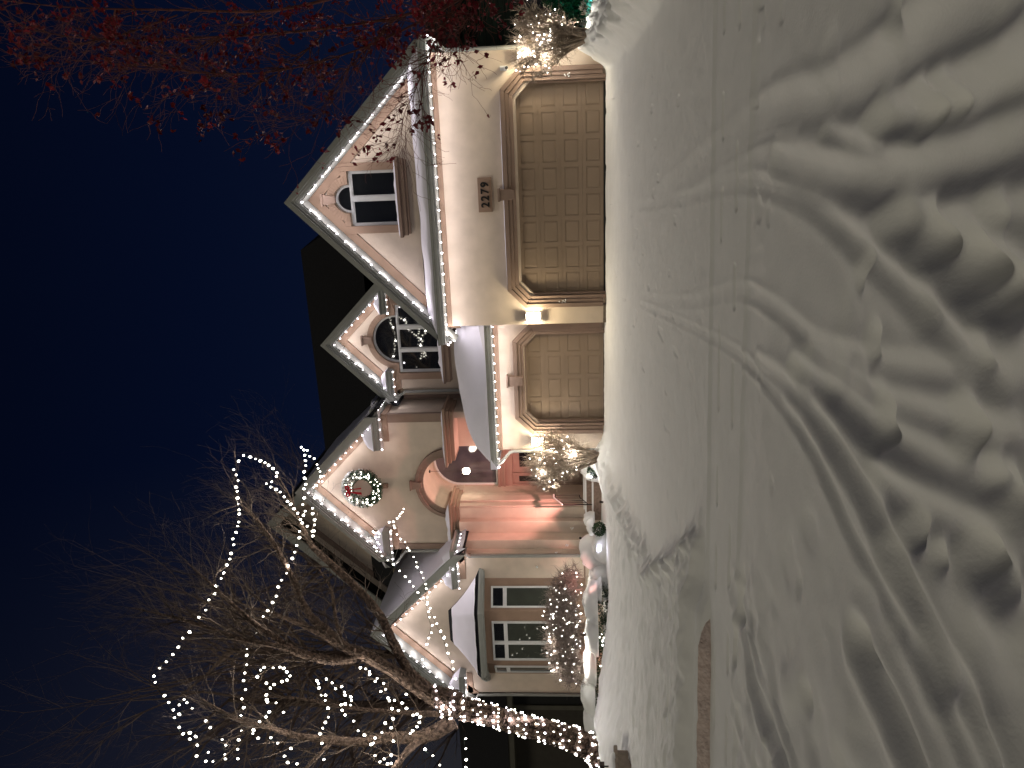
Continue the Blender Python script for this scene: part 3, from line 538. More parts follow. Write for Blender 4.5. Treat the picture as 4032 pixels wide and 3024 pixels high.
# ---- upper wall with arched window (E)
EY = 21.2; ECX = -5.27
EW = [(-6.83,3.6),(-3.6,3.6),(-3.6,6.2),(ECX,7.9),(-6.83,6.32)]
holeE = [(-6.32,4.63),(-4.22,4.63),(-4.22,5.97),(-4.55,5.97)] + arc(ECX, 5.97, .73, .73, 0, 180, 18)[1:-1] + [(-5.99,5.97),(-6.32,5.97)]
wall('wall', EW, [holeE], EY, .2, 'stucco', H)
mb = MB(); mb.box(-7.45, -6.831, 21.65, 21.8, 3.6, 6.3); part(mb, 'side_wall', 'stucco', H)
mb = MB(); mb.box(-7.30, -7.18, 21.60, 21.648, 3.6, 6.3); part(mb, 'corner_board', 'trim', H)
gable_roof(ECX, 8.08, 1.95, 20.72, 27)
rakes(ECX, 8.08, 1.78, 1.78, 20.715, 1.0, EY)
casement(-6.31, -4.23, 4.64, 5.96, 21.25, [-5.62, -4.92], (ECX, 5.965, .72, .72))
mb = MB()
mb.box(-6.52,-6.315,EY-.07,EY-.002,4.62,6.02); mb.box(-4.225,-4.02,EY-.07,EY-.002,4.62,6.02)
mb.band(arc(ECX, 5.96, .73, .73, 0, 180, 24), arc(ECX, 5.96, .91, .90, 0, 180, 24), EY-.071, EY-.002)
mb.prism([(-6.52,6.021),(-6.314,6.021),(-6.314,5.975),(-6.0,5.975),(-6.08,6.35)], EY-.069, EY-.002)
mb.prism([(-4.02,6.021),(-4.226,6.021),(-4.226,5.975),(-4.54,5.975),(-4.46,6.35)], EY-.069, EY-.002)
part(mb, 'window_surround', 'trim2', H, bevel=.006)
keystone(ECX, 6.70, 6.98, .17, .26, EY-.14, EY-.05)
mb = MB(); mb.box(-6.64,-3.9,EY-.20,EY-.002,4.56,4.628); mb.box(-6.60,-3.94,EY-.15,EY-.002,4.42,4.559); mb.box(-6.57,-3.97,EY-.11,EY-.002,4.38,4.419)
part(mb, 'window_sill', 'trim', H, bevel=.008)
mb = MB(); gutter(mb, -7.15, -6.14, 20.70, 6.10, 6.30); gutterside(mb, -6.14, 20.841, 21.19, 6.10, 6.30)
gutter(mb, -4.42, -3.6, 20.70, 6.10, 6.30); gutterside(mb, -4.42, 20.841, 21.19, 6.10, 6.30, -1)
part(mb, 'gutter', 'gut', H, bevel=.006)
mb = MB(); mb.box(-6.83,-6.18,EY-.04,EY-.002,5.95,6.08); mb.box(-4.38,-3.7,EY-.04,EY-.002,5.95,6.08); mb.box(-7.1,-6.2,20.842,EY-.045,6.085,6.10); mb.box(-4.36,-3.7,20.842,EY-.045,6.085,6.10); part(mb, 'frieze', 'trim2', H)

# ---- entrance gable (C)
CY = 20.2; CCX = -9.56; ACX = -9.52
archC = [(-10.39,4.29),(-8.66,4.29)] + arc(ACX, 4.52, .865, .80, 0, 180, 24)
wall('wall', [(-11.75,4.29),(-10.40,4.29)] + [(-10.39,4.52)] + arc(ACX, 4.52, .865, .80, 180, 0, 24)[1:-1] + [(-8.65,4.52),(-8.65,4.29),(-7.32,4.29),(-7.32,6.45),(CCX,8.76),(-11.75,6.5)], [], CY, .2, 'stucco', H)
mb = MB(); mb.box(-7.52,-7.32,CY+.201,21.65,3.2,6.4); mb.box(-11.75,-11.55,CY+.201,23,3.2,6.4); part(mb, 'side_wall', 'stucco', H)
gable_roof(CCX, 9.08, 2.62, 19.77, 27)
rakes(CCX, 9.08, 2.35, 2.35, 19.765, 1.0, CY)
mb = MB()
mb.band(arc(ACX, 4.52, .87, .80, 0, 180, 28), arc(ACX, 4.52, 1.01, .93, 0, 180, 28), CY-.07, CY-.002)
mb.band(arc(ACX, 4.52, 1.011, .931, 0, 180, 28), arc(ACX, 4.52, 1.13, 1.04, 0, 180, 28), CY-.12, CY-.002)
part(mb, 'arch_surround', 'trim', H, bevel=.01)
keystone(ACX, 5.36, 5.66, .18, .26, CY-.20, CY-.08)
mb = MB(); mb.box(-7.54,-7.322,CY-.04,CY-.002,4.58,6.235); mb.box(-7.319,-7.28,CY-.04,CY+.10,4.58,6.235); mb.box(-11.75,-11.56,CY-.04,CY-.002,4.58,6.235)
part(mb, 'corner_board', 'trim', H)
# belt course with stepped moulding, right and left, returning into the porch
def belt(x0, x1, side_r=None, side_l=None):
    mb = MB()
    for (z0, z1, p) in ((4.29,4.40,.10),(4.401,4.50,.16),(4.501,4.57,.25)):
        mb.box(x0 - (p if side_l else 0), x1 + (p if side_r else 0), CY-p, CY-.003, z0, z1)
        if side_r: mb.box(x1+.003, x1+p, CY, side_r, z0, z1)
        if side_l: mb.box(x0-p, x0-.003, CY, side_l, z0, z1)
    return part(mb, 'belt_course', 'trim2', H, bevel=.01)
belt(-8.66, -7.32, side_r=21.2, side_l=21.0)
belt(-11.70, -10.38, side_r=21.3)
mb = MB(); mb.box(-8.66, -7.53, CY+.202, 21.0, 4.29, 4.52); mb.box(-11.54, -10.38, CY+.202, 21.84, 4.291, 4.52); part(mb, 'porch_beam', 'stucco', H)
# eave returns
mb = MB(); gutter(mb, -8.30, -7.0, 19.80, 6.42, 6.64); gutterside(mb, -7.0, 19.941, 21.5, 6.42, 6.64)
gutterside(mb, -8.30, 19.941, 20.19, 6.42, 6.64, -1)
gutter(mb, -12.20, -10.95, 19.80, 6.42, 6.64); gutterside(mb, -10.95, 19.941, 20.19, 6.42, 6.64); gutterside(mb, -12.20, 19.941, 22.8, 6.42, 6.64, -1)
part(mb, 'gutter', 'gut', H, bevel=.006)
mb = MB(); mb.box(-8.16,-7.14,19.94,CY-.08,6.422,6.46); mb.box(-7.28,-7.14,CY-.079,21.5,6.422,6.46); mb.box(-12.06,-11.09,19.94,CY-.08,6.422,6.46); part(mb, 'soffit', 'gut', H)
mb = MB(); mb.box(-8.14,-7.32,CY-.05,CY-.002,6.24,6.41); mb.box(-7.318,-7.27,CY-.05,21.6,6.24,6.41); mb.box(-11.75,-11.0,CY-.05,CY-.002,6.24,6.41)
mb.box(-7.26,-6.84,21.59,21.648,6.1,6.3)
part(mb, 'frieze', 'trim2', H, bevel=.01)
# porch: vault, stepped piers, walls, door wall
mb = MB(); mb.band(arc(ACX, 4.50, .90, .84, 0, 180, 28), arc(ACX, 4.50, .96, .90, 0, 180, 28), CY+.202, 21.83); part(mb, 'porch_vault', 'stucco', H, smooth=False)
mb = MB()
mb.box(-10.72,-10.34,20.15,20.19,.0,4.28)
mb.box(-11.10,-10.70,19.95,20.149,.0,4.28)
mb.box(-11.38,-11.08,19.50,19.949,.0,4.06)
mb.box(-10.72,-10.30,20.191,21.10,.0,4.28); mb.box(-10.60,-10.40,21.101,21.84,.0,4.50)
mb.box(-10.299,-10.24,20.45,20.85,.0,4.28)
part(mb, 'pier', 'stucco', H, bevel=.012)
mb = MB(); mb.box(-8.66,-7.521,20.99,21.18,.4,4.289); mb.box(-8.66,-8.5,21.181,21.84,.4,4.50); part(mb, 'porch_wall', 'stucco', H)
PY = 21.85
wall('wall', [(-10.6,.3),(-8.3,.3),(-8.3,5.5),(-10.6,5.5)], [[(-10.40,.48),(-8.60,.48),(-8.60,2.73),(-10.40,2.73)], [(-10.36,3.22),(-8.68,3.22)] + arc(ACX, 4.42, .84, .84, 0, 180, 20)], PY, .15, 'stucco', H)
mb = MB(); mb.box(-10.36,-10.31,PY-.02,PY+.05,3.22,4.42); mb.box(-8.73,-8.68,PY-.02,PY+.05,3.22,4.42); mb.box(-10.31,-8.73,PY-.02,PY+.05,3.22,3.265)
mb.band(arc(ACX, 4.42, .84, .84, 0, 180, 20), arc(ACX, 4.42, .79, .79, 0, 180, 20), PY-.02, PY+.05)
tw = part(mb, 'transom_window', 'frame', H)
mb = MB(); mb.prism([(-10.34,3.24),(-8.70,3.24)] + arc(ACX, 4.42, .81, .81, 0, 180, 20), PY+.03, PY+.04); part(mb, 'glass', 'porchglass', tw)
mb = MB()
for (z0, z1, p) in ((3.12,3.20,.14),(3.02,3.119,.10),(2.96,3.019,.12),(2.73,2.959,.05)): mb.box(-10.46,-8.52,PY-p,PY-.002,z0,z1)
mb.box(-10.42,-10.33,PY-.04,PY+.05,.48,2.729); mb.box(-10.02,-9.95,PY-.04,PY+.05,.48,2.729); mb.box(-9.05,-8.98,PY-.04,PY+.05,.48,2.729); mb.box(-8.67,-8.58,PY-.04,PY+.05,.48,2.729)
part(mb, 'door_frame', 'trim', H, bevel=.006)
mb = MB()
for a, b in ((-10.33,-10.02),(-8.98,-8.67)):
    mb = MB()
    mb.box(a,a+.06,PY,PY+.04,.5,2.72); mb.box(b-.06,b,PY,PY+.04,.5,2.72); mb.box(a+.06,b-.06,PY,PY+.04,.5,.95); mb.box(a+.06,b-.06,PY,PY+.04,2.52,2.72)
    sl = part(mb, 'sidelight', 'trim', H)
    mb = MB(); mb.box(a+.06,b-.06,PY+.015,PY+.025,.95,2.52); part(mb, 'glass', 'glass', sl)
mb = MB(); a, b = -9.95, -9.05
mb.box(a,a+.19,PY,PY+.05,.5,2.72); mb.box(b-.19,b,PY,PY+.05,.5,2.72); mb.box(a+.19,b-.19,PY,PY+.05,.5,1.1); mb.box(a+.19,b-.19,PY,PY+.05,2.50,2.72)
dr = part(mb, 'front_door', 'trim', H)
mb = MB(); mb.box(a+.19,b-.19,PY+.02,PY+.03,1.1,2.50); part(mb, 'glass', 'glass', dr)
mb = MB(); mb.lathe([(.01,-.03),(.03,-.02),(.035,0),(.03,.02),(.01,.03)], (-9.88, PY-.05, 1.45), 10); part(mb, 'handle', 'iron', dr)
mb = MB(); mb.box(-10.60,-7.63,20.12,22,-.2,.47); mb.box(-10.45,-7.64,19.82,20.119,-.2,.43); mb.box(-10.45,-7.64,19.50,19.819,-.2,.235)
part(mb, 'steps', 'concrete', H, bevel=.012)

# ---- left wing (D)
DY = 19.25; DCX = -13.86; DX0, DX1 = -16.35, -11.38
wall('wall', [(DX0,-.3),(DX1,-.3),(DX1,4.25),(DCX,6.68),(DX0,4.25)], [], DY, .2, 'stucco', H)
mb = MB(); mb.box(DX1-.2,DX1,DY+.201,20.3,-.3,4.25); mb.box(DX0,DX0+.2,DY+.201,24,-.3,4.25); part(mb, 'side_wall', 'stucco', H)
mb = MB(); mb.box(DX0-.002,-15.66,DY-.022,DY-.002,.50,.545); mb.box(-12.19,DX1,DY-.022,DY-.002,.50,.545); part(mb, 'water_table', 'trim', H)
gable_roof(DCX, 6.98, 2.85, 18.82, 24)
rakes(DCX, 6.98, 2.70, 2.70, 18.815, 1.0, DY)
mb = MB(); gutter(mb, -12.30,-11.02,18.76,4.25,4.43); gutterside(mb,-11.02,18.901,20.1,4.25,4.43); gutterside(mb,-12.30,18.901,19.24,4.25,4.43,-1)
gutter(mb, -16.76,-15.40,18.76,4.25,4.43); gutterside(mb,-15.40,18.901,19.24,4.25,4.43); gutterside(mb,-16.76,18.901,24,4.25,4.43,-1)
part(mb, 'gutter', 'gut', H, bevel=.006)
mb = MB(); mb.box(-12.16,-11.16,18.9,DY-.08,4.252,4.28); mb.box(-11.379,-11.16,DY-.079,20.1,4.252,4.28); mb.box(-16.62,-15.54,18.9,DY-.08,4.252,4.28); part(mb, 'soffit', 'gut', H)
mb = MB(); mb.box(-12.22,DX1,DY-.05,DY-.002,4.06,4.24); mb.box(-11.379,-11.33,DY-.05,20.0,4.06,4.24); mb.box(DX0,-15.60,DY-.05,DY-.002,4.06,4.24); part(mb, 'frieze', 'trim2', H, bevel=.01)
# bay window
bay = [(-15.63,DY-.004),(-14.86,18.75),(-13.02,18.75),(-12.21,DY-.004)]
mb = MB(); mb.prismz(bay, .0, 3.52); bw = part(mb, 'bay_wall', 'trim2', H)
mb = MB(); off = [(-15.68,DY-.005),(-14.89,18.70),(-12.99,18.70),(-12.16,DY-.005)]; mb.prismz(off, .0, .50); part(mb, 'bay_base', 'stucco', H)
def face_window(p0, p1, t0, t1, z0, z1, zm, split=None):
    # window on a slanted bay face: p0->p1 plan points, t along the face in metres
    d = Vector((p1[0]-p0[0], p1[1]-p0[1], 0)); L_ = d.length; d.normalize(); n_ = Vector((d.y, -d.x, 0))
    if n_.y > 0: n_ = -n_
    def bx(m_, a, b, q0, q1, za, zb):
        P = Vector((p0[0], p0[1], 0))
        V = [P + d*s_ + n_*o_ + Vector((0,0,z_)) for z_ in (za, zb) for (s_, o_) in ((a,q0),(b,q0),(b,q1),(a,q1))]
        m_.add(V, [(0,3,2,1),(4,5,6,7),(0,1,5,4),(1,2,6,5),(2,3,7,6),(3,0,4,7)])
    f_ = MB(); F_ = .055
    cells = [(t0, t1)] if split is None else [(t0, split), (split, t1)]
    for a, b in cells:
        for za, zb in ((z0, zm), (zm, z1)):
            bx(f_, a, a+F_, -.002, .045, za, zb); bx(f_, b-F_, b, -.002, .045, za, zb)
            bx(f_, a+F_, b-F_, -.002, .045, za, za+F_); bx(f_, a+F_, b-F_, -.002, .045, zb-F_, zb)
    w_ = part(f_, 'window', 'frame', H)
    gl_ = MB(); bl = MB()
    for a, b in cells:
        bx(gl_, a+F_, b-F_, .004, .012, zm+F_, z1-F_); bx(bl, a+F_, b-F_, .004, .012, z0+F_, zm-F_)
    part(gl_, 'glass', 'glass', w_); part(bl, 'blind', 'blind', w_)
face_window(bay[1], bay[2], .14, 1.50, 1.05, 3.31, 2.90, .76)
face_window(bay[2], bay[3], .10, .72, 1.05, 3.31, 2.90)
face_window(bay[0], bay[1], .22, .72, 1.05, 3.31, 2.90)
def bay_ring(t, extra=0):
    e_ = [(-15.92-extra,DY-.006),(-15.08-extra,18.36-extra),(-12.86+extra,18.36-extra),(-11.90+extra,DY-.006)]
    tp = [(-14.41,DY-.006),(-14.25,DY-.02),(-13.50,DY-.02),(-13.34,DY-.006)]
    k_ = 1 - (1-t)**1.0
    return [(a[0]+(b[0]-a[0])*k_, a[1]+(b[1]-a[1])*k_) for a, b in zip(e_, tp)]
def bay_z(t): return 3.66 + 1.02*(.62*t + .38*t*t)
mb = MB(); N = 10; V = []
for i in range(N+1):
    for x, y in bay_ring(i/N): V.append((x, y, bay_z(i/N)))
mb.add(V, [(i*4+j, i*4+j+1, (i+1)*4+j+1, (i+1)*4+j) for i in range(N) for j in range(3)])
part(mb, 'bay_roof', 'shingle', H)
mb = MB(); r0 = bay_ring(0)
inn = [(-15.70,DY-.007),(-14.95,18.60),(-12.99,18.60),(-12.12,DY-.007)]
for (z0, z1, e_) in ((3.60,3.665,.03),(3.53,3.599,.0),(3.50,3.529,-.05)):
    oo = [(r0[0][0]-e_,r0[0][1]),(r0[1][0]-e_,r0[1][1]-e_),(r0[2][0]+e_,r0[2][1]-e_),(r0[3][0]+e_,r0[3][1])]
    for j in range(3):
        a, b = oo[j], oo[j+1]; c, d = inn[j+1], inn[j]
        mb.prismz([a, b, c, d], z0, z1)
part(mb, 'bay_cornice', 'gut', H)
# ---- tall rear gable (F) and main roof
FCX, FY = -12.05, 22.9
wall('wall', [(-15.5,4),(-8.6,4),(-8.6,7.4),(FCX,10.9),(-15.5,7.2)], [], FY, .2, 'stucco', H)
mb = MB()
for sg in (-1, 1):
    mb.prism([(FCX,11.34),(FCX+sg*3.75,11.34-3.75*1.08),(FCX+sg*3.75,11.2-3.75*1.08),(FCX,11.2)], 22.45, 29)
part(mb, 'roof', 'shingle', H)
mb = MB(); chev(mb, FCX, 11.36, 3.7, 3.7, -.02, .42, 22.38, 22.445, 1.08); part(mb, 'rake_board', 'gut', H)
mb = MB(); chev(mb, FCX, 11.36, 3.6, 3.6, .78, 1.05, FY-.04, FY-.002, 1.08); part(mb, 'frieze', 'trim', H)
mb = MB()
mb.add([(-1.6,22.0,7.0),(-14.5,22.0,7.0),(-14.5,24.5,9.72),(-2.95,24.5,9.72),(-14.5,29,5.6),(.6,29,5.6)], [(0,3,2,1),(3,5,4,2),(0,5,3)])
part(mb, 'main_roof', 'shingle', H)
mb = MB(); mb.box(-14, 1.6, 22.2, 28.8, 0, 5.6); part(mb, 'rear_wall', 'stucco', H)
# downspouts
def spout(pts, r=.045):
    mb = MB(); mb.tube(pts, r, 8); return part(mb, 'downspout', 'gut', H)
spout([(2.34,17.16,3.86),(2.30,17.3,3.72),(2.12,17.55,3.52),(2.115,17.58,3.4),(2.115,17.58,.1)])
spout([(-7.90,17.80,2.83),(-7.87,17.9,2.74),(-7.68,18.14,2.50),(-7.66,18.16,2.42),(-7.66,18.16,.15)])
spout([(-11.08,18.84,4.26),(-11.12,18.95,4.14),(-11.42,19.16,3.92),(-11.43,19.19,3.85),(-11.43,19.19,.0)], .05)
spout([(-7.05,20.9,6.12),(-7.02,21.1,6.02),(-6.90,21.12,5.85),(-6.89,21.14,3.7)])
spout([(-16.70,18.84,4.26),(-16.66,18.95,4.14),(-16.42,19.2,3.92),(-16.40,19.21,3.0),(-16.40,19.21,.0)])
spout([(-12.14,19.88,6.43),(-12.1,20.0,6.3),(-11.82,20.15,6.05),(-11.80,20.16,4.6)])

# ---------------------------------------------------------------- small things on the house
def wall_lamp(x, y, z0, z1, label):
    t = thing('wall_lamp', (x, y, z0), label, 'wall lamp', 'lit lanterns beside the garage doors')
    mb = MB(); mb.box(x-.06,x+.06,y-.03,y-.004,z0+.05,z1-.02); part(mb, 'back_plate', 'iron', t)
    mb = MB(); h_ = .085
    for sx_ in (-h_, h_-.012):
        for dy in (-.19, -.035): mb.box(x+sx_,x+sx_+.012,y+dy,y+dy+.012,z0,z1)
    mb.box(x-h_-.006,x+h_+.006,y-.196,y-.02,z1,z1+.02); mb.box(x-h_-.006,x+h_+.006,y-.196,y-.02,z0-.016,z0)
    part(mb, 'cage', 'iron', t)
    mb = MB(); mb.box(x-h_+.016,x+h_-.016,y-.178,y-.04,z0+.006,z1-.006); part(mb, 'lit_glass', 'lamp', t)
wall_lamp(-3.86, AY, 1.58, 1.92, 'lit rectangular lantern on the pier between the two garage doors')
wall_lamp(1.92, AY, 1.58, 1.92, 'lit lantern half hidden behind the shrub right of the double garage')
wall_lamp(-7.36, BY, 1.60, 1.92, 'lit lantern behind the shrub left of the single garage')
t = thing('address_plaque', (-.98, AY-.02, 2.63), 'brown rectangular plaque with black numbers 2279 above the double garage door', 'sign')
mb = MB(); mb.box(-1.38,-.60,AY-.045,AY-.004,2.625,2.945); mb.box(-1.33,-.65,AY-.055,AY-.046,2.67,2.90); part(mb, 'board', 'trim2', t, bevel=.012)
for i, ch in enumerate('2279'):
    fc = bpy.data.curves.new('n', 'FONT'); fc.body = ch; fc.size = .26; fc.extrude = .006; fc.offset = .006; fc.align_x = 'CENTER'
    ob = bpy.data.objects.new('n', fc); nm = bpy.data.meshes.new_from_object(ob); bpy.data.objects.remove(ob)
    for v in nm.vertices: x_, z_, d_ = v.co; v.co = (-1.215 + i*.152 + x_*.95, AY-.062 - d_, 2.695 + z_)
    nm.materials.append(M['black']); o = bpy.data.objects.new('digit', nm); COL.objects.link(o); setchild(o, t)
t = thing('security_camera', (1.69, AY-.05, 2.19), 'small white ball security camera high on the wall right of the double garage', 'camera')
mb = MB(); mb.box(1.65,1.75,AY-.03,AY-.004,2.20,2.32); part(mb, 'mount', 'white', t)
mb = MB(); mb.lathe([(.005,-.055),(.035,-.045),(.055,-.01),(.055,.02),(.035,.045),(.005,.055)], (1.69, AY-.09, 2.185), 14); part(mb, 'body', 'white', t, True)
mb = MB(); mb.tube([(1.69,AY-.12,2.175),(1.692,AY-.155,2.165)], .035, 12); part(mb, 'lens', 'black', t)
t = thing('electric_outlet', (-11.9, DY-.02, 2.2), 'small square outlet box on the wall right of the bay window with snow on it', 'outlet')
mb = MB(); mb.box(-11.86,-11.74,DY-.03,DY-.004,1.86,2.0); part(mb, 'cover', 'stucco', t)
mb = MB(); mb.lathe([(.01,-.03),(.04,-.01),(.03,.03),(.005,.04)], (-11.81,DY-.05,1.92), 8); part(mb, 'snow_lump', 'snow', t)
# pendant in the porch
t = thing('pendant_lamp', (-9.50, 21.0, 4.05), 'bright glass pendant lamp hanging inside the porch arch', 'lamp')
mb = MB(); mb.tube([(-9.50,21.0,4.25),(-9.50,21.0,5.26)], .006, 5); part(mb, 'rod', 'iron', t)
mb = MB(); mb.lathe([(.01,.0),(.05,0),(.05,.03),(.01,.05)], (-9.50,21.0,5.24), 12); part(mb, 'canopy', 'iron', t)
mb = MB(); mb.lathe([(.04,-.12),(.09,-.09),(.10,.05),(.05,.10)], (-9.50,21.0,4.12), 14); part(mb, 'lit_shade', 'lamp', t, True)
# hand rail
t = thing('hand_rail', (-9.95, 19.9, .3), 'dark iron hand rail with snow on top beside the porch steps', 'railing')
ra_ = [(-10.02,20.35,1.36),(-10.02,20.15,1.36),(-9.99,19.62,1.10)]
mb = MB(); mb.tube(ra_, .022, 6); part(mb, 'top_rail', 'iron', t)
mb = MB(); mb.tube([(-10.02,20.3,.62),(-10.02,20.15,.62),(-9.99,19.66,.40)], .014, 5); part(mb, 'bottom_rail', 'iron', t)
for i in range(6):
    y_ = 20.28 - i*.125; zt = 1.36 if y_ > 20.15 else 1.36 - (20.15-y_)*.49; zb = .62 if y_ > 20.15 else .62 - (20.15-y_)*.44
    mb = MB(); mb.tube([(-10.01,y_,zb if i < 5 else .2),(-10.01,y_,zt)], .010 if i < 5 else .020, 5); part(mb, 'baluster' if i < 5 else 'post', 'iron', t)
mb = MB(); mb.tube([(a, b, c+.035) for a, b, c in ra_], .026, 6); part(mb, 'snow_cap', 'snow', t)

# ================================================================= SNOW ON THE HOUSE
def lumpy(mb, amp, sc, seed=0, up=True):
    out = []
    for v in mb.v:
        n = mnoise.noise(Vector((v[0]*sc, v[1]*sc, v[2]*sc + seed)))
        out.append((v[0] + (0 if up else n*amp*.5), v[1] + (0 if up else n*amp*.5), v[2] + n*amp))
    mb.v = out
def sheet(mb, fn, nu, nv):                                # closed-ish grid surface
    V = [fn(i/nu, j/nv) for i in range(nu+1) for j in range(nv+1)]
    mb.add(V, [(i*(nv+1)+j, (i+1)*(nv+1)+j, (i+1)*(nv+1)+j+1, i*(nv+1)+j+1) for i in range(nu) for j in range(nv)])
def rsnow(mb, label):
    o = mb.build('roof_snow', 'roofsnow', smooth=True); tag(o, label, 'snow', kind='stuff'); return o
# pent roof of A: profile across y, along x
def fA(u, v):
    x = -4.22 + 6.4*u; n = mnoise.noise((x*1.7, 3, 0)); thick = .05 + .10*u*(1) + .03*n
    yy = [17.10, 17.09, 17.12, 17.25, 17.45, 17.60, 17.68 + .06*n, 17.69 + .06*n]
    zz = [4.03, 4.06 + thick*.4, 4.05 + thick, 4.11 + thick*1.1, 4.20 + thick*1.05, 4.27 + thick*.9, 4.31 + thick*.5, 4.29]
    i = min(int(v*7), 6); f_ = v*7 - i
    s_ = min(1, min(u, 1-u)*22)
    z_ = zz[i]*(1-f_) + zz[i+1]*f_
    base = 4.02 + max(0, (yy[i]*(1-f_)+yy[i+1]*f_) - 17.1)*.48
    return (x, yy[i]*(1-f_)+yy[i+1]*f_, base + (z_ - base)*s_)
mb = MB(); sheet(mb, fA, 90, 14); rsnow(mb, 'strip of snow on the pent roof between the double garage wall and its gable')
# B hip roof: heavy drift
def fB(u, v):
    # u from right (x=-4.1) to left hip, v from eave to crest
    yv = 17.73 + 1.55*v
    xl_ = -7.98 + 1.75*v**1.05
    x = -4.11 + (xl_ + 4.11)*u
    z = 3.0 + .17*min(1, v*7) + .80*v + .10*math.sin(v*math.pi) + .05*mnoise.noise((x*.9, yv*1.2, 0)) + .03*math.sin(x*2.2 + yv*3)
    z += .16*math.exp(-((x+4.1)/.6)**2)*(1-v)*.8
    if v > .93: z -= (v-.93)*1.5
    if u > .93: z -= (u-.93)*(1.6 + 1.2*(1-v))
    return (x, yv - (.03 if v < .1 else 0), z)
mb = MB(); sheet(mb, fB, 70, 34)
sheet(mb, lambda u, v: (-4.11 + (-6.3+4.11)*u, 19.28 + 1.9*v, 3.90 + .06*mnoise.noise((u*5, v*4, 1)) + .2*v), 20, 8)
sheet(mb, lambda u, v: (-7.98 + 1.75*(u**1.05) - .0, 17.73 + 1.55*u + 1.9*v, fB(1, u)[2] - .0*v), 14, 8)
# skirt at the eave
sheet(mb, lambda u, v: (fB(u, 0)[0], 17.70 + .0*v, 2.985 + (fB(u, 0)[2] - 2.985)*v), 40, 3)
rsnow(mb, 'thick smooth drift of snow on the roof over the single garage')
# D right slope snow and C left strip
def fD(u, v):
    x = DCX + .06 + 2.86*v; y = 18.80 + 3.9*u; z = 6.98 - (x-DCX) + .10 + .03*mnoise.noise((x*1.3, y*1.1, 4))
    if v > .94: z -= (v-.94)*1.8
    return (x, y, z)
mb = MB(); sheet(mb, fD, 30, 30); sheet(mb, lambda u, v: (fD(0, v)[0], 18.80, fD(0, v)[2] - .10*u), 2, 30)
rsnow(mb, 'snow covering the right slope of the left wing roof')
mb = MB(); sheet(mb, lambda u, v: (CCX + .1 + 2.5*v, 19.80 + 4*u, 9.08 - (.1+2.5*v) + .05 + .02*mnoise.noise((u*9, v*9, 5))), 16, 16)
rsnow(mb, 'thin snow on the right slope of the entrance gable roof')
# bay roof snow
def fBay(u, v):
    ring = bay_ring(.04 + .86*u, -.04); s_ = v*3; j = min(int(s_), 2); f_ = s_-j
    x = ring[j][0]*(1-f_) + ring[j+1][0]*f_; y = ring[j][1]*(1-f_) + ring[j+1][1]*f_
    z = bay_z(.04 + .86*u) + .06*math.sin(min(1, (1-u)*1.3)*math.pi*.6) + .015*mnoise.noise((x*3, y*3, u*3)) + .03
    e_ = min(v, 1-v)
    if e_ < .04: z -= .07*(1 - e_/.04)
    return (x, y - .02, z)
mb = MB(); sheet(mb, fBay, 16, 48); rsnow(mb, 'snow on the small hipped roof over the bay window')
# little caps on returns, sills and mouldings
def cap(x0, x1, y0, y1, z, h_, label, taper=None):
    mb = MB()
    def fn(u, v):
        x = x0 + (x1-x0)*u; y = y0 + (y1-y0)*v
        e_ = min(1, 4*min(u, 1-u) + .0) ** .5; k_ = min(1, 3.5*min(v, 1-v)) ** .5
        hh = h_*(1 if taper is None else (taper*(1-u) + (2-taper)*u))
        return (x, y, z + hh*e_*k_*(1 + .5*mnoise.noise((x*6, y*6, z))))
    sheet(mb, fn, max(8, int((x1-x0)*14)), 8)
    return rsnow(mb, label)
cap(-8.30,-7.02,19.80,20.19,6.642,.26,'wedge of snow on the right cornice return of the entrance gable', 1.5)
cap(-7.24,-6.99,20.19,21.5,6.642,.14,'snow on the side gutter of the entrance gable')
cap(-12.20,-10.95,19.80,20.19,6.642,.22,'snow on the left cornice return of the entrance gable', .7)
cap(-7.12,-6.14,20.70,21.19,6.302,.16,'snow on the left cornice return of the arched window gable')
cap(-4.42,-3.6,20.70,21.19,6.302,.16,'snow on the right cornice return of the arched window gable')
cap(-12.30,-11.03,18.76,19.24,4.432,.26,'snow on the right cornice return of the left wing', 1.4)
cap(-16.76,-15.41,18.76,19.24,4.432,.28,'snow on the left cornice return of the left wing', .8)
cap(-6.64,-3.9,EY-.20,EY-.01,4.629,.10,'snow along the sill of the big arched window')
cap(-1.92,-.05,17.68,17.84,4.869,.05,'thin snow on the sill of the double garage gable window')
cap(-8.9,-7.1,CY-.25,CY-.01,4.571,.05,'snow on the belt course right of the porch arch')
cap(-11.70,-10.15,CY-.25,CY-.01,4.571,.10,'snow on the belt course left of the porch arch', .8)
cap(-3.2,1.2,AY-.10,AY-.01,2.346,.014,'thin line of snow on the double garage door surround')
mb = MB()
for (y0, z0) in ((19.49, .236), (19.81, .431), (20.11, .471)):
    mb.box(-10.4,-7.7,y0,y0+.30,z0,z0+.035)
lumpy(mb, .01, 9); o = mb.build('step_snow', 'snow'); tag(o, 'snow lying on the porch step treads', 'snow', kind='stuff')
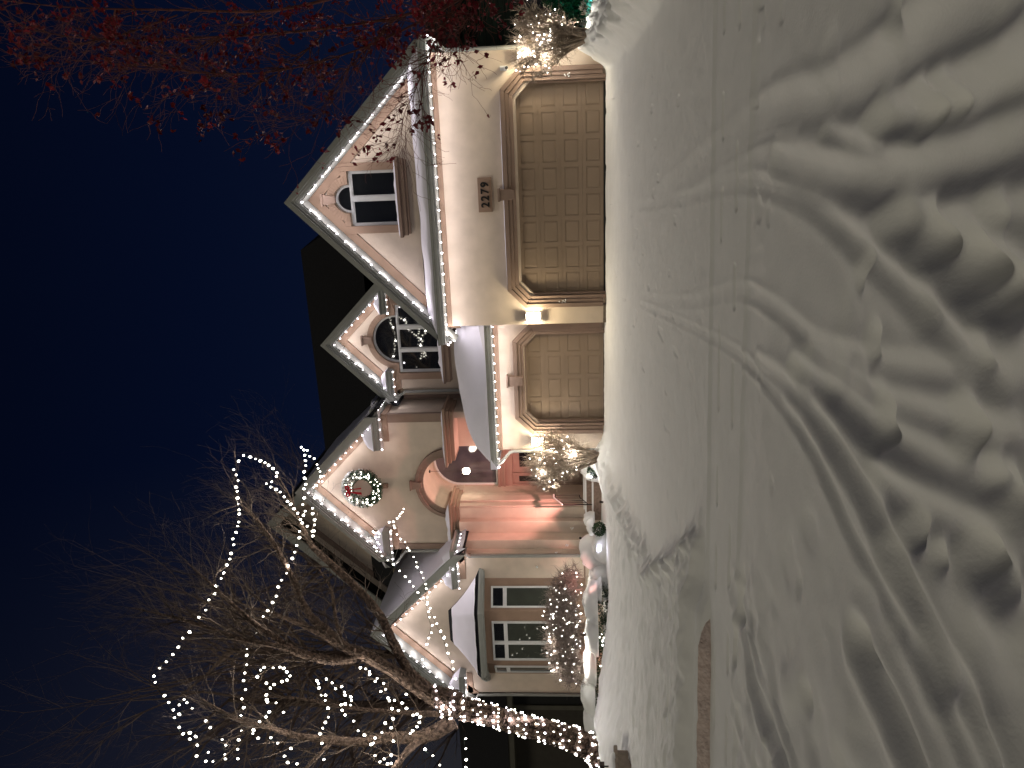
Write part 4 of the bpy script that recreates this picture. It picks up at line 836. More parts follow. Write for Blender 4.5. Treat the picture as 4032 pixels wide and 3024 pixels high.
# snow patches stuck to the right door surround and pier
for (x, y, z, s_, lb) in ((-3.52,AY-.05,1.05,.10,'patch of snow stuck to the left jamb of the double garage door'),(1.50,AY-.06,.85,.06,'small patch of snow on the right jamb of the double garage door'),
                      (-11.25,19.49,1.05,.07,'splat of snow low on the wall right of the downspout'),(-11.36,DY-.01,1.35,.04,'tiny splat of snow highest on the wall beside the downspout'),(-10.95,19.94,.85,.06,'splat of snow on the pier nearest the steps')):
    mb = MB()
    for i in range(7):
        c = Vector((x + random.uniform(-s_, s_)*.6, y, z + random.uniform(-s_, s_)))
        mb.lathe([(.003,-.015),(s_*.35,-.008),(s_*.3,.008),(.003,.015)], tuple(c), 7)
    o = mb.build('snow_patch', 'snow', smooth=True); tag(o, lb, 'snow', group='snow patches stuck to the walls')
# ================================================================= STRING LIGHTS
bmb = MB(); bmb.lathe([(.004,-.045),(.020,-.030),(.029,-.008),(.030,.006),(.020,.024),(.011,.030)], k=7)
def bulb_mesh(m): 
    me = bpy.data.meshes.new('bulb'); me.from_pydata(bmb.v, [], bmb.f); me.materials.append(M[m]); return me
BM = {'bulb': bulb_mesh('bulb'), 'bulbw': bulb_mesh('bulbw'), 'bulbs': bulb_mesh('bulbs')}
def string_lights(pts, label, group, kind='bulb', scale=1.0, wire=True, wr=.004, jit=.25, pw=0, every=2, off=-.035):
    scale *= .66
    t = thing('string_lights', tuple(pts[0]), label, 'string lights', group)
    if wire:
        mb = MB(); mb.tube([Vector(p) + Vector((0, 0, .03)) for p in pts], wr, 3, False); part(mb, 'wire', 'wire', t)
    rest = MB()
    for i, p in enumerate(pts):
        s_ = scale * random.uniform(1-jit, 1+jit)
        rot = Matrix.Rotation(random.uniform(-.5, .5), 4, 'X') @ Matrix.Rotation(random.uniform(-.5, .5), 4, 'Y')
        if i < 100:
            o = bpy.data.objects.new('bulb', BM[kind]); COL.objects.link(o); o.parent = t
            o.matrix_local = Matrix.Translation(Vector(p) - Vector(pts[0])) @ rot @ Matrix.Scale(s_, 4)
        else:
            mt = Matrix.Translation(Vector(p)) @ rot @ Matrix.Scale(s_, 4)
            rest.add([mt @ Vector(v) for v in bmb.v], bmb.f)
    if pw:                                                  # the bulbs' own light, one small lamp for every few of them
        for i in range(0, len(pts), every):
            l = bpy.data.lights.new('bulb_light', 'POINT'); l.energy = pw * every; l.color = (1.0, .93, .96) if kind == 'bulb' else (1.0, .95, .85); l.shadow_soft_size = .03
            o = bpy.data.objects.new('bulb_light', l); COL.objects.link(o); o.location = Vector(pts[i]) + Vector((0, off, -.15 if off > 0 else -.02)); setchild(o, t)
    if rest.v:
        o = part(rest, 'bulbs', kind, t); o['kind'] = 'stuff'
    return t
GR = 'string lights along the eaves and gables'
def lin(a, b, step):
    a = Vector(a); b = Vector(b); n = max(1, int(round((b-a).length/step)))
    return [tuple(a + (b-a)*(i/n)) for i in range(n+1)]
string_lights(lin((-4.40,17.04,3.80),(2.36,17.04,3.80),.245)[:], 'string of white bulbs under the gutter above the double garage door', GR, scale=.85, pw=BPW, off=.22)
string_lights(lin((-4.46,17.2,3.80),(-4.46,19.4,3.80),.24), 'short string of bulbs on the side gutter where the two garages meet', GR, scale=.7, pw=BPW*.3)
string_lights(lin((-7.90,17.68,2.77),(-4.15,17.68,2.77),.24), 'string of bulbs under the gutter of the single garage', GR, scale=.85, pw=BPW, off=.22)
def rake_pts(cx, za, hwL, hwR, y, d=.37, st=.262, s=1.0):
    L_ = lin((cx-hwL, y, za-d-hwL*s), (cx, y, za-d), st); R_ = lin((cx, y, za-d), (cx+hwR, y, za-d-hwR*s), st)
    return L_ + R_[1:]
string_lights(rake_pts(AGX, 7.36, 3.15, 3.1, 17.20), 'string of bulbs along both slopes of the double garage gable', GR, scale=.85, pw=BPW, off=.22)
string_lights(rake_pts(ECX, 8.08, 1.35, 1.35, 20.64), 'string of bulbs along both slopes of the small arched window gable', GR, scale=.9, pw=BPW, off=.22)
string_lights(rake_pts(CCX, 9.08, 2.0, 2.0, 19.69), 'string of bulbs along both slopes of the tall entrance gable above the wreath', GR, scale=.95, pw=BPW, off=.22)
string_lights(rake_pts(DCX, 6.98, 2.25, 2.25, 18.74), 'string of bulbs along both slopes of the left wing gable above the bay window', GR, scale=.95, pw=BPW, off=.22)
string_lights(lin((-8.27,19.86,6.40),(-7.02,19.86,6.40),.30) + lin((-7.02,20.0,6.40),(-7.02,21.5,6.40),.17)[1:], 'string of bulbs round the right cornice of the entrance gable', GR, scale=.9, pw=BPW*.22, off=.06)
string_lights(lin((-12.15,19.86,6.40),(-11.0,19.86,6.40),.22), 'string of bulbs under the left cornice return of the entrance gable', GR, scale=.9, pw=BPW*.22, off=.06)
string_lights(lin((-7.1,20.76,6.08),(-6.16,20.76,6.08),.24), 'bulbs under the left cornice return of the arched window gable', GR, scale=.9, pw=BPW*.22, off=.06)
string_lights(lin((-4.40,20.76,6.08),(-3.8,20.76,6.08),.24), 'bulbs under the right cornice return of the arched window gable', GR, scale=.9, pw=BPW*.22, off=.06)
string_lights(lin((-12.28,18.80,4.22),(-11.04,18.80,4.22),.27) + lin((-11.04,18.95,4.22),(-11.04,20.0,4.22),.2)[1:], 'bulbs round the right cornice return of the left wing', GR, scale=.9, pw=BPW*.22, off=.06)
string_lights(lin((-16.72,18.80,4.22),(-15.45,18.80,4.22),.24), 'bulbs under the left cornice return of the left wing', GR, scale=.9, pw=BPW*.22, off=.06)
GT = 'string lights hung in the bare tree'
names = {'arc':'long string of bulbs sweeping in a high arc over the top of the bare tree','zigzag':'string of bulbs zigzagging down through the middle of the bare tree',
 'drop1':'string of bulbs hanging to the left of the entrance gable peak','drop2':'short string of bulbs crossing the entrance gable peak','left':'tangled string of bulbs at the upper left edge of the tree',
 'ring':'string of bulbs looped in a ring in the left half of the tree','mid':'string of bulbs wandering up the left limb','mid2':'hooked string of bulbs between the ring and the lower loop',
 'low':'big loop of bulbs low in the tree above the fork','swag1':'string of bulbs draped from the entrance gable cornice across the left wing roof','swag2':'string of bulbs hanging from a thin branch and across the left wing gable',
 'swag2b':'few bulbs on the branch crossing the left slope of the left wing gable','swag1b':'string of bulbs draped across the left wing gable above the bay roof','dangle':'four bulbs on a level wire left of the tree fork','lowleft':'three bulbs spaced along the low left edge of the tree'}
for k_, P_ in STR.items():
    string_lights(P_, names[k_], GT, 'bulbw', scale=1.08 if k_ not in ('swag1', 'swag2') else .95, pw=TPW, every=6)

# ================================================================= TREES AND SHRUBS
def rv(): 
    v = Vector((random.gauss(0,1), random.gauss(0,1), random.gauss(0,1))); v.normalize(); return v
def grow(mb, p, d, L, r, lev, tips, up=.15, kids=(3, 4), wander=.28, k=3, shrink=.6, segs=4, ang=.9):
    P = [p.copy()]; dd = d.copy()
    for i in range(segs):
        dd = (dd + rv()*wander + Vector((0,0,up))*.5).normalized(); P.append(P[-1] + dd*(L/segs))
    mb.tube(P, [max(r*(1 - .75*i/segs), .0018) for i in range(segs+1)], k, False)
    if lev <= 0: tips.append((P[-1], dd)); return
    for j in range(random.randint(*kids)):
        i = random.randint(1, segs); b = P[i]
        nd = ((P[i]-P[i-1]).normalized() + rv()*ang).normalized()
        grow(mb, b, nd, L*shrink*random.uniform(.7, 1.2), r*(1-.7*i/segs)*.65, lev-1, tips, up, kids, wander, k, shrink, segs, ang)
    tips.append((P[-1], dd))
def dense(pts, n=4):
    out = []
    P = [Vector(p) for p in pts]
    for i in range(len(P)-1):
        p0 = P[max(i-1,0)]; p1 = P[i]; p2 = P[i+1]; p3 = P[min(i+2, len(P)-1)]
        for j in range(n):
            t = j/n; out.append(.5*((2*p1) + (p2-p0)*t + (2*p0-5*p1+4*p2-p3)*t*t + (3*p1-p0-3*p2+p3)*t*t*t))
    out.append(P[-1]); return out
def dr_(r, n=4):
    o = []
    for i in range(len(r)-1):
        for j in range(n): o.append(r[i] + (r[i+1]-r[i])*j/n)
    return o + [r[-1]]
tree = thing('birch_tree', tuple(LIMBS[0][0][0]), 'big bare tree with peeling bark, its leaning trunk wrapped in bulbs, left of the house', 'tree')
def barkflakes(mb, P, Rr, n, sz=1.0):
    for i in range(n):
        k_ = random.randint(0, len(P)-2); d = (P[k_+1]-P[k_]).normalized(); a = d.orthogonal().normalized(); a.rotate(Matrix.Rotation(random.uniform(0, 6.28), 3, d))
        c = P[k_].lerp(P[k_+1], random.random()) + a*Rr[k_]*random.uniform(.95, 1.12)
        u = d.cross(a)*Rr[k_]*random.uniform(.12,.3)*sz; v = (d + a*random.uniform(-.2,.8) + rv()*.3).normalized()*Rr[k_]*random.uniform(.12,.35)*sz
        mb.quad(c, u, v)
for i, (pts, rr) in enumerate(LIMBS):
    P = dense(pts, 5); Rr = [r*(1 + .10*mnoise.noise(p*3)) for r, p in zip(dr_(rr, 5), P)]
    mb = MB(); mb.tube(P, Rr, 14 if rr[0] > .1 else 8, True, .07)
    if rr[0] > .1:
        nfl = int(sum(Rr)*55) + 40
        barkflakes(mb, P, Rr, min(900, nfl*2))
    if i == 0:
        for a_ in range(6):
            t_ = a_*1.05; b_ = P[2]; mb.tube([b_, b_ + Vector((.34*math.cos(t_), .34*math.sin(t_), -.22)), b_ + Vector((.6*math.cos(t_), .6*math.sin(t_), -.55))], [.14, .09, .03], 6)
    part(mb, 'trunk' if i == 0 else 'limb', 'bark', tree)
mb = MB(); tips = []
for i, (pts, rr) in enumerate(LIMBS[2:]):
    P = dense(pts, 3); Rr = dr_(rr, 3); n = len(P)
    for j in range(2, n):
        if Rr[j] > .12: continue
        for q_ in range(2 if Rr[j] < .06 else 1):
            if random.random() < .72:
                d = (P[j]-P[j-1]).normalized(); nd = (d*.7 + rv()*.9 + Vector((.10, 0, .25))).normalized()
                grow(mb, P[j], nd, random.uniform(.7, 1.35), min(.02, Rr[j]*.5), 2, tips, .10, (3, 4), .24, 3, .62, 4, .75)
part(mb, 'twigs', 'twig', tree)
# trunk wrap
P = dense(LIMBS[0][0], 12)[6:]; Rr = dr_(LIMBS[0][1], 12)[6:]
def wrap(P, Rr, n, turns, ph):
    out = []; N_ = len(P)-1
    for i in range(n):
        t = i/(n-1)*N_; k_ = min(int(t), N_-1); c = P[k_].lerp(P[k_+1], t-k_); r = Rr[k_]*1.10 + .015
        d = (P[k_+1]-P[k_]).normalized(); a = d.cross(Vector((0,1,0))).normalized(); b = d.cross(a)
        an = ph + i/(n-1)*turns*6.283 + random.uniform(-.12,.12)
        out.append(tuple(c + a*r*math.cos(an) + b*r*math.sin(an) + d*random.uniform(-.02,.02)))
    return out
string_lights(wrap(P, Rr, 100, 11.3, 0), 'string of bulbs wound tightly round the leaning trunk', 'bulbs wrapped round the tree trunk', 'bulb', .85, wire=False, pw=TPW*.6, every=8)
string_lights(wrap(P, Rr, 100, 9.7, 2), 'second string of bulbs wound round the same leaning trunk', 'bulbs wrapped round the tree trunk', 'bulbw', .8, wire=False)
string_lights(wrap(P, Rr, 80, 13.9, 4), 'third string of bulbs wound round the same leaning trunk', 'bulbs wrapped round the tree trunk', 'bulbw', .75, wire=False)
fork = dense(LIMBS[2][0], 6)[:12]; frr = dr_(LIMBS[2][1], 6)[:12]
string_lights(wrap(dense(LIMBS[1][0], 8), dr_(LIMBS[1][1], 8), 34, 3.6, 1), 'bulbs wound round the fork at the top of the trunk', 'bulbs wrapped round the tree trunk', 'bulb', .85, wire=False, pw=TPW*.6, every=8)
rp_ = [(-16.6 - .09*i + .5*math.sin(i*.8), 12.8 + .4*math.sin(i*.5), 2.0 + 2.2*abs(math.sin(i*.37)) + .2*math.sin(i*2.3)) for i in range(44)]
string_lights(rp_, 'string of bulbs on the far left branches, seen mirrored in the bay window panes', GT, 'bulbw', .9)
# pool of light on the snow at the foot: a few bulbs on the ground
gp = []
for i in range(16):
    x_ = -12.6 + random.uniform(-.2, .9); y_ = 12.4 + random.uniform(-.5, .4); gp.append((x_-.6, y_, h1(x_-.6, y_)+.04))
string_lights(gp, 'loose bulbs bunched on the snow at the foot of the trunk', None, 'bulbs', .8, wire=False)

# red leaved tree at the right
rtree = thing('red_leaf_tree', (3.2, 8.4, -.4), 'tree with dark red leaves and thin drooping branches at the right edge', 'tree')
mb = MB()
tr = dense([(4.1,8.8,-.6),(4.0,8.7,1.0),(3.9,8.7,2.4),(3.6,8.6,3.6),(3.4,8.5,5.0),(3.3,8.5,6.6)], 4); mb.tube(tr, dr_([.16,.13,.11,.09,.07,.04], 4), 10, True, .05); part(mb, 'trunk', 'redtwig', rtree)
mb = MB(); tips = []; mb2 = MB()
for pts, rr in REDL:
    P = dense(pts, 5); Rr = dr_(rr, 5); mb2.tube(P, [r*.42 for r in Rr], 6, True, .08)
    for j in range(1, len(P)):
        for q_ in range(4):
            if random.random() < .6:
                d = (P[j]-P[j-1]).normalized(); nd = (d*.9 + rv()*.85).normalized()
                grow(mb, P[j], nd, random.uniform(.22, .62), min(.007, Rr[j]*.45), 2 if q_ == 0 else 1, tips, .05, (2, 4), .34, 3, .65, 4, .8)
part(mb2, 'branches', 'redtwig', rtree); part(mb, 'twigs', 'redtwig', rtree)
lf = MB()
def leafq(mb, c, s_):
    u = rv()*s_; v = rv(); v = (v - u.normalized()*v.dot(u.normalized())).normalized()*s_*.62; w_ = u.cross(v).normalized()*s_*random.uniform(.1,.45)
    mb.add([c-u, c-u*.2+v+w_*.5, c+u, c-u*.2-v+w_*.5, c+w_*.3], [(0,1,4),(1,2,4),(2,3,4),(3,0,4)])
for p, d in tips:
    # leafier toward the right side and at the hanging ends
    q_ = (p - Vector((0,0,CAM_H))); side = q_.dot(cr)/q_.dot(fw)
    dens = .08 + .5*max(0, min(1, (side-.40)/.08)) * (1.0 if q_.dot(cu)/q_.dot(fw) < .42 else .45)
    cl = mnoise.noise(p*2.2)
    if random.random() < dens*(.55 + 1.3*max(0, cl + .15)) + (.28 if cl > .25 else 0):
        for i in range(random.randint(3, 7)): leafq(lf, p + rv()*random.uniform(.0,.07), random.uniform(.018,.040))
part(lf, 'leaves', 'redleaf', rtree)

# far trees behind the left neighbour and behind the house
def bgtree(x, y, h_, seed, label, sp=1.0, mt='twig'):
    random.seed(seed); t = thing('bare_tree', (x, y, 0), label, 'tree', 'bare trees in the dark behind the houses')
    mb = MB(); tr = [Vector((x,y,0)), Vector((x+.3,y,h_*.2)), Vector((x-.2,y,h_*.4)), Vector((x+.1,y,h_*.65))]
    mb.tube(dense(tr, 3), dr_([h_*.012,h_*.010,h_*.007,h_*.004], 3), 8); part(mb, 'trunk', 'bark', t)
    mb = MB(); tp = []
    for i in range(44):
        f_ = random.uniform(.25, 1); b = tr[0].lerp(tr[3], f_); a = random.uniform(0, 6.283)
        d = Vector((math.cos(a)*sp, math.sin(a)*sp, .75)).normalized()
        grow(mb, b, d, h_*random.uniform(.10,.30), h_*.0032, 3, tp, .10, (3,5), .30, 3, .62, 4, .7)
    for i_ in range(0): pass
    part(mb, 'branches', mt, t); return t
bgtree(-25.5, 33, 30, 11, 'tall bare tree faint against the sky beyond the left neighbour', 1.0, 'bgtwig')
bgtree(-34, 39, 36, 12, 'tallest bare tree at the far left behind the lit tree', 1.0, 'bgtwig')
bgtree(-22, 36, 24, 13, 'smaller bare tree behind the left wing roof', .9, 'bgtwig')
bgtree(9.5, 27, 13, 14, 'dark bare tree behind the right neighbour', .9)
random.seed(21)

def bush(base, label, top, wx, wy, nst, name='bare_shrub', nb=60, group=None, sc=.64, cx=0):
    t = thing(name, base, label, 'shrub'); b = Vector(base); tips = []; pts = []
    mb = MB(); tw = MB()
    for i in range(nst):
        a = random.uniform(0, 6.283); rr = math.sqrt(random.random())
        tx = b.x + cx + wx*rr*math.cos(a); ty = b.y + wy*rr*math.sin(a); tz = top - (top-b.z)*.30*rr**2*random.uniform(.4,1.3)
        end = Vector((tx, ty, tz)); st = b + Vector((random.uniform(-.10,.10), random.uniform(-.1,.1), -.05))
        m1 = st.lerp(end, .35) + Vector((cx*0 + (tx-b.x)*.02, 0, .06)) + rv()*.04; m2 = st.lerp(end, .7) + rv()*.05
        P = dense([st, m1, m2, end], 3); mb.tube(P, dr_([.034,.024,.014,.006], 3), 5, False, .1)
        for j in range(3, len(P)):
            pts.append(P[j])
            for q_ in range(5):
                if random.random() < .8:
                    d = ((P[j]-P[j-1]).normalized()*.6 + rv()*.9).normalized()
                    grow(tw, P[j], d, random.uniform(.16,.32), .0105, 1, tips, .12, (3,4), .35, 3, .65, 3, .8)
    part(mb, 'stems', 'bushtwig', t); part(tw, 'twigs', 'bushtwig', t)
    allp = [p for p, d in tips if p.z < top + .12]
    L_ = random.sample(allp, min(int(nb*.75), len(allp))) + random.sample(pts, int(nb*.25))
    L_.sort(key=lambda p: p.z + .3*math.sin(p.x*5))
    string_lights([tuple(p) for p in L_], 'bulbs strung through the ' + label, 'bulbs strung through the shrubs', 'bulbs', sc, wire=False, pw=SPW, every=8)
    return t
bush((-7.52, 17.45, h1(-7.52,17.45)-.05), 'bare vase shaped shrub left of the single garage door', 1.86, .78, .55, 42, nb=100, cx=-.1)
bush((2.15, 16.8, h1(2.15,16.8)-.05), 'bare vase shaped shrub at the right corner of the double garage', 1.84, .68, .5, 42, nb=105, cx=-.08)
# weeping umbrella tree before the bay window
wt = thing('weeping_tree', (-12.93, 17.5, -.2), 'small umbrella shaped bare weeping tree covered in bulbs before the bay window', 'tree')
mb = MB(); mb.tube([(-12.93,17.5,-.25),(-12.95,17.5,.2),(-12.90,17.5,.6),(-12.93,17.5,1.0)], [.05,.042,.045,.07], 8); part(mb, 'trunk', 'bark', wt)
mb = MB(); pts = []
for i in range(170):
    a = random.uniform(0, 6.283); rr = random.uniform(.55, 1); X_ = 1.82*rr*math.cos(a); Y_ = .95*rr*math.sin(a)
    s_ = Vector((-12.93,17.5,.95)); c_ = Vector((-12.6,17.5,1.0)); e_ = c_ + Vector((X_, Y_, .12 - .25*rr + random.uniform(-.15,.2)))
    m_ = s_.lerp(e_, .5) + Vector((0, 0, .55*(1.15-rr*.5)*random.uniform(.4,1.3)))
    m2 = s_.lerp(e_, .8) + Vector((0, 0, .33*random.uniform(.4,1.3)))
    P = dense([s_, m_, m2, e_], 4); mb.tube(P, dr_([.016,.011,.007,.003], 4), 4, False, .1)
    for j in range(3, len(P)):
        pts.append(P[j])
        for q_ in range(3):
            tp = []; grow(mb, P[j], (rv() + Vector((0,0,-.1))).normalized(), random.uniform(.18,.34), .012, 1, tp, -.05, (2,3), .5, 3, .65, 3, .9); pts += [p for p, d in tp]
part(mb, 'branches', 'weeptwig', wt)
pts = [p for p in pts if ((p.x+12.6)/1.9)**2 + ((p.z-1.25)/.75)**2 < 1.0]
L_ = sorted(random.sample(pts, 220), key=lambda p: (round(p.z*3), p.x))
string_lights([tuple(p) for p in L_], 'bulbs strung all over the umbrella shaped tree', 'bulbs strung through the shrubs', 'bulbs', .72, wire=False, pw=SPW*.6, every=10)
string_lights([(-12.93+.06*math.cos(i*2.1), 17.5-.06*abs(math.sin(i*1.7)), .62-.055*i) for i in range(16)], 'bulbs wound down the thin stem of the umbrella shaped tree', 'bulbs strung through the shrubs', 'bulbs', .75, wire=False)

# clipped evergreens under snow
def snow_cap(mb, c, rx, ry, rz, seed, flat=0):
    N_, K_ = 14, 28
    V = []
    for i in range(N_+1):
        ph = math.pi*.56*i/N_
        for j in range(K_):
            t_ = 2*math.pi*j/K_; d = Vector((math.sin(ph)*math.cos(t_), math.sin(ph)*math.sin(t_), math.cos(ph)))
            n = 1 + .20*mnoise.noise(d*1.8 + Vector((seed,0,0))) + .07*mnoise.noise(d*5 + Vector((seed,3,0)))
            z_ = d.z
            if z_ < 0: z_ *= .5
            V.append((c[0]+d.x*rx*n, c[1]+d.y*ry*n, c[2]+z_*rz*n))
    mb.add(V, [(i*K_+j, i*K_+(j+1)%K_, (i+1)*K_+(j+1)%K_, (i+1)*K_+j) for i in range(N_) for j in range(K_)])
def evergreen(c, rx, ry, rz, n, label, seed, capz=None, group='clipped evergreens under snow', caps=None, s_=.022):
    t = thing('boxwood_shrub', c, label, 'shrub', group)
    lf = MB()
    for i in range(n):
        d = rv(); r_ = random.uniform(.72, 1.04)
        p = Vector((c[0]+d.x*rx*r_, c[1]+d.y*ry*r_, c[2]+d.z*rz*r_)); leafq(lf, p, random.uniform(.7, 1.3)*s_)
    part(lf, 'leaves', 'leaf', t)
    mb = MB(); 
    for (dx, dy, dz, ax_, ay_, az_) in (caps or [(0, 0, rz*.55, rx*1.05, ry*1.1, rz*1.2)]): snow_cap(mb, (c[0]+dx, c[1]+dy, c[2]+dz), ax_, ay_, az_, seed + dx)
    part(mb, 'snow_cap', 'snow', t, True); return t
evergreen((-12.0,17.7,.02), .62,.46,.26, 1500, 'boxwood with a broad snow cap right of the small weeping tree', 1, caps=[(0,.05,0.25,.68,.5,.34),(.35,.1,.12,.4,.4,.25)])
evergreen((-13.05,17.7,-.02), .60,.46,.28, 1800, 'boxwood under snow directly behind the stem of the weeping tree', 2, caps=[(0,.05,0.27,.66,.5,.34)])
evergreen((-14.1,17.7,.04), .62,.46,.28, 1800, 'boxwood with bulbs in it below the left half of the bay window', 3, caps=[(0,.05,0.27,.68,.5,.32)])
evergreen((-15.1,17.7,.09), .58,.46,.28, 1800, 'boxwood under the left corner of the house', 4, caps=[(0,.05,0.26,.64,.5,.35)])
evergreen((-16.15,17.7,.12), .55,.42,.24, 1500, 'leftmost boxwood with a pointed cap of snow', 5, caps=[(.1,.05,0.25,.58,.46,.28)])
evergreen((-9.85,17.9,.17), .19,.20,.18, 900, 'small leafy shrub poking out of the snow left of the steps', 6, caps=[(-.05,.22,.16,.25,.25,.16)])
evergreen((-8.42,18.5,.28), .20,.20,.17, 800, 'round little shrub behind the path light near the garage', 7, caps=[(-.02,-.02,.02,.10,.12,.12)])
def mound(c, rx, ry, rz, label, seed, extra=()):
    mb = MB(); snow_cap(mb, c, rx, ry, rz, seed)
    for k_, e_ in enumerate(extra): snow_cap(mb, e_[:3], e_[3], e_[4], e_[5], seed + 7*k_ + 3)
    o = mb.build('snow_mound', 'snow', smooth=True); tag(o, label, 'snow mound', 'snow covered shrubs'); return o
mound((-10.9,18.5,.05), .62,.55,.62, 'tallest heap of snow covering a shrub before the stepped piers', 3, [(-11.4,18.2,.0,.5,.5,.42),(-10.5,18.2,-.05,.6,.5,.40)])
mound((-8.55,19.0,.10), .42,.40,.50, 'heap of snow covering a shrub right of the porch steps', 9, [(-8.1,18.6,.05,.42,.4,.36)])
mound((-10.30,19.3,.25), .24,.24,.30, 'small peaked heap of snow beside the porch steps on the left', 14)
mound((-11.9,18.6,.10), .45,.4,.33, 'low heap of snow between the downspout and the boxwoods', 19)
# lights in the hedge
hp = []
for i in range(40):
    x_ = random.uniform(-16.3, -12.6); hp.append((x_, 17.28 - random.uniform(0,.05), random.uniform(-.12, .18)))
hp.sort(); string_lights(hp, 'bulbs scattered in the dark leaves of the clipped boxwoods', None, 'bulbs', .85, wire=False)

# ================================================================= WREATH
wr = thing('wreath', (-9.57, 20.05, 7.14), 'big lit evergreen wreath with red bow and snow on the entrance gable', 'wreath')
wc = Vector((-9.57, 20.02, 7.14)); lf = MB(); sn = MB(); wp = []
for i in range(5200):
    a = random.uniform(0, 6.283); b = random.uniform(0, 6.283); rr = .46; q_ = .165*math.sqrt(random.random())
    c = wc + Vector((math.cos(a)*(rr + q_*math.cos(b)), -abs(q_*math.sin(b))*1.1, math.sin(a)*(rr + q_*math.cos(b))))
    dr__ = (c - wc).normalized()*.5 + rv(); dr__.normalize(); u = dr__*random.uniform(.03,.06); v = u.cross(rv()).normalized()*.006
    lf.quad(c, u, v)
    if math.sin(a) > -.2 and random.random() < .16 + .25*math.sin(a): snow_c = c + Vector((0,-.01,.02)); sn.lathe([(.003,-.02),(.024,-.008),(.022,.01),(.003,.02)], tuple(snow_c), 5)
part(lf, 'needles', 'needle', wr); part(sn, 'snow_tufts', 'snow', wr)
mb = MB()
for i in range(28):
    a = R(40 + 110*i/27); snow_cap(mb, (wc.x+math.cos(a)*.60, wc.y-.02, wc.z+math.sin(a)*.58), .07, .10, .06, i)
part(mb, 'snow_rim', 'snow', wr, True)
bw_ = MB(); bc = wc + Vector((.0,-.20,.40))
for sg in (-1, 1):
    P = [bc, bc + Vector((sg*.10,-.03,.06)), bc + Vector((sg*.17,-.02,.03)), bc + Vector((sg*.12,-.04,-.04)), bc]
    bw_.tube(dense(P, 4), .026, 6)
    bw_.add([bc + Vector((sg*.02,.0,0)), bc + Vector((sg*.05,-.02,0)), bc + Vector((sg*.12,-.04,-.42)), bc + Vector((sg*.05,.0,-.40))], [(0,1,2,3)])
bw_.lathe([(.01,-.04),(.04,-.03),(.04,.03),(.01,.04)], tuple(bc), 8); part(bw_, 'bow', 'ribbon', wr)
for i in range(95):
    a = random.uniform(0, 6.283); rr = .46 + random.uniform(-.13,.13); wp.append((wc.x+math.cos(a)*rr, wc.y-.17+abs(rr-.46)*.6, wc.z+math.sin(a)*rr))
    o = bpy.data.objects.new('bulb', BM['bulbw']); COL.objects.link(o); setchild(o, wr); o.matrix_world = Matrix.Translation(wp[-1]) @ Matrix.Scale(.52, 4); 
    o.matrix_parent_inverse = Matrix.Identity(4); o.location = Vector(wp[-1]) - wr.location
mb = MB(); mb.box(-9.63,-9.51,CY-.12,CY-.003,6.40,6.58); part(mb, 'bracket', 'trim2', wr)

# ================================================================= GARDEN LAMPS, PEDESTAL
def add_light(kind, loc, energy, col, size=.05, aim=None, ang=70, parent=None, blend=.6):
    l = bpy.data.lights.new('lamp_light', kind); l.energy = energy; l.color = col; l.shadow_soft_size = size
    if kind == 'SPOT': l.spot_size = R(ang); l.spot_blend = blend
    o = bpy.data.objects.new('lamp_light', l); COL.objects.link(o); o.location = loc
    if aim: o.rotation_euler = (Vector(aim) - Vector(loc)).to_track_quat('-Z', 'Y').to_euler()
    if parent: setchild(o, parent)
    return o
for (x, y, lb) in ((-8.33, 17.95, 'little mushroom path light in the snow near the garage shrub'), (-10.40, 17.9, 'little mushroom path light in the snow before the stepped piers')):
    z = h1(x, y); t = thing('path_light', (x, y, z), lb, 'path light', 'path lights in the snow'); zt = max(z + .22, .22)
    mb = MB(); mb.tube([(x,y,z-.05),(x,y,zt)], .012, 6); part(mb, 'stem', 'iron', t)
    mb = MB(); mb.lathe([(.10,0),(.11,.006),(.06,.035),(.01,.05)], (x,y,zt+.02), 14); part(mb, 'hat', 'iron', t)
    mb = MB(); mb.lathe([(.02,-.01),(.025,0),(.02,.02)], (x,y,zt-.005), 10); part(mb, 'lit_glass', 'lamp', t)
    mb = MB(); snow_cap(mb, (x,y,zt+.04), .09,.09,.09, x); part(mb, 'snow_cap', 'snow', t, True)
    add_light('POINT', (x, y-.10, zt-.03), 5, (.80,.78,1.0), .03, parent=t)
for (x, y, z, aim, en, col, an, lb) in (
    (-11.25, 16.6, None, (-11.0, 19.6, 2.3), PINK*.27, (1,.46,.40), 54, 'small red ground floodlight before the boxwoods, the one nearer the steps'),
    (-13.6, 16.75, None, (-13.9, 19.0, .5), PINK*.012, (1,.36,.24), 80, 'small red ground floodlight before the boxwoods, the one nearer the tree'),
    (-14.3, 18.40, .15, (-14.9, 19.3, .6), PINK*.02, (1,.36,.24), 120, 'added unseen red light hidden between the boxwoods and the bay window'),  # added lamp behind the hedge, puts pink on the wall by the bay
    (-9.55, 18.9, None, (-9.95, 20.9, 4.3), PINK*1.6, (1,.42,.38), 70, 'small floodlight in the snow by the foot of the porch steps'),
    (-10.75, 19.0, .55, (-10.65, 20.2, 2.2), PINK*.014, (1,.82,.45), 40, 'small warm floodlight on the snow heap at the foot of the piers')):
    z = h1(x, y) if z is None else z
    t = thing('flood_light', (x, y, z), lb, 'floodlight', 'garden floodlights')
    mb = MB(); mb.tube([(x,y,z-.1),(x,y,z+.05)], .012, 6); part(mb, 'stake', 'iron', t)
    d = (Vector(aim)-Vector((x,y,z+.08))).normalized(); c = Vector((x,y,z+.08))
    mb = MB(); mb.tube([c-d*.05, c+d*.04], [.028,.035], 10); part(mb, 'housing', 'iron', t)
    add_light('SPOT', tuple(c+d*.06), en, col, .04, aim, an, t)
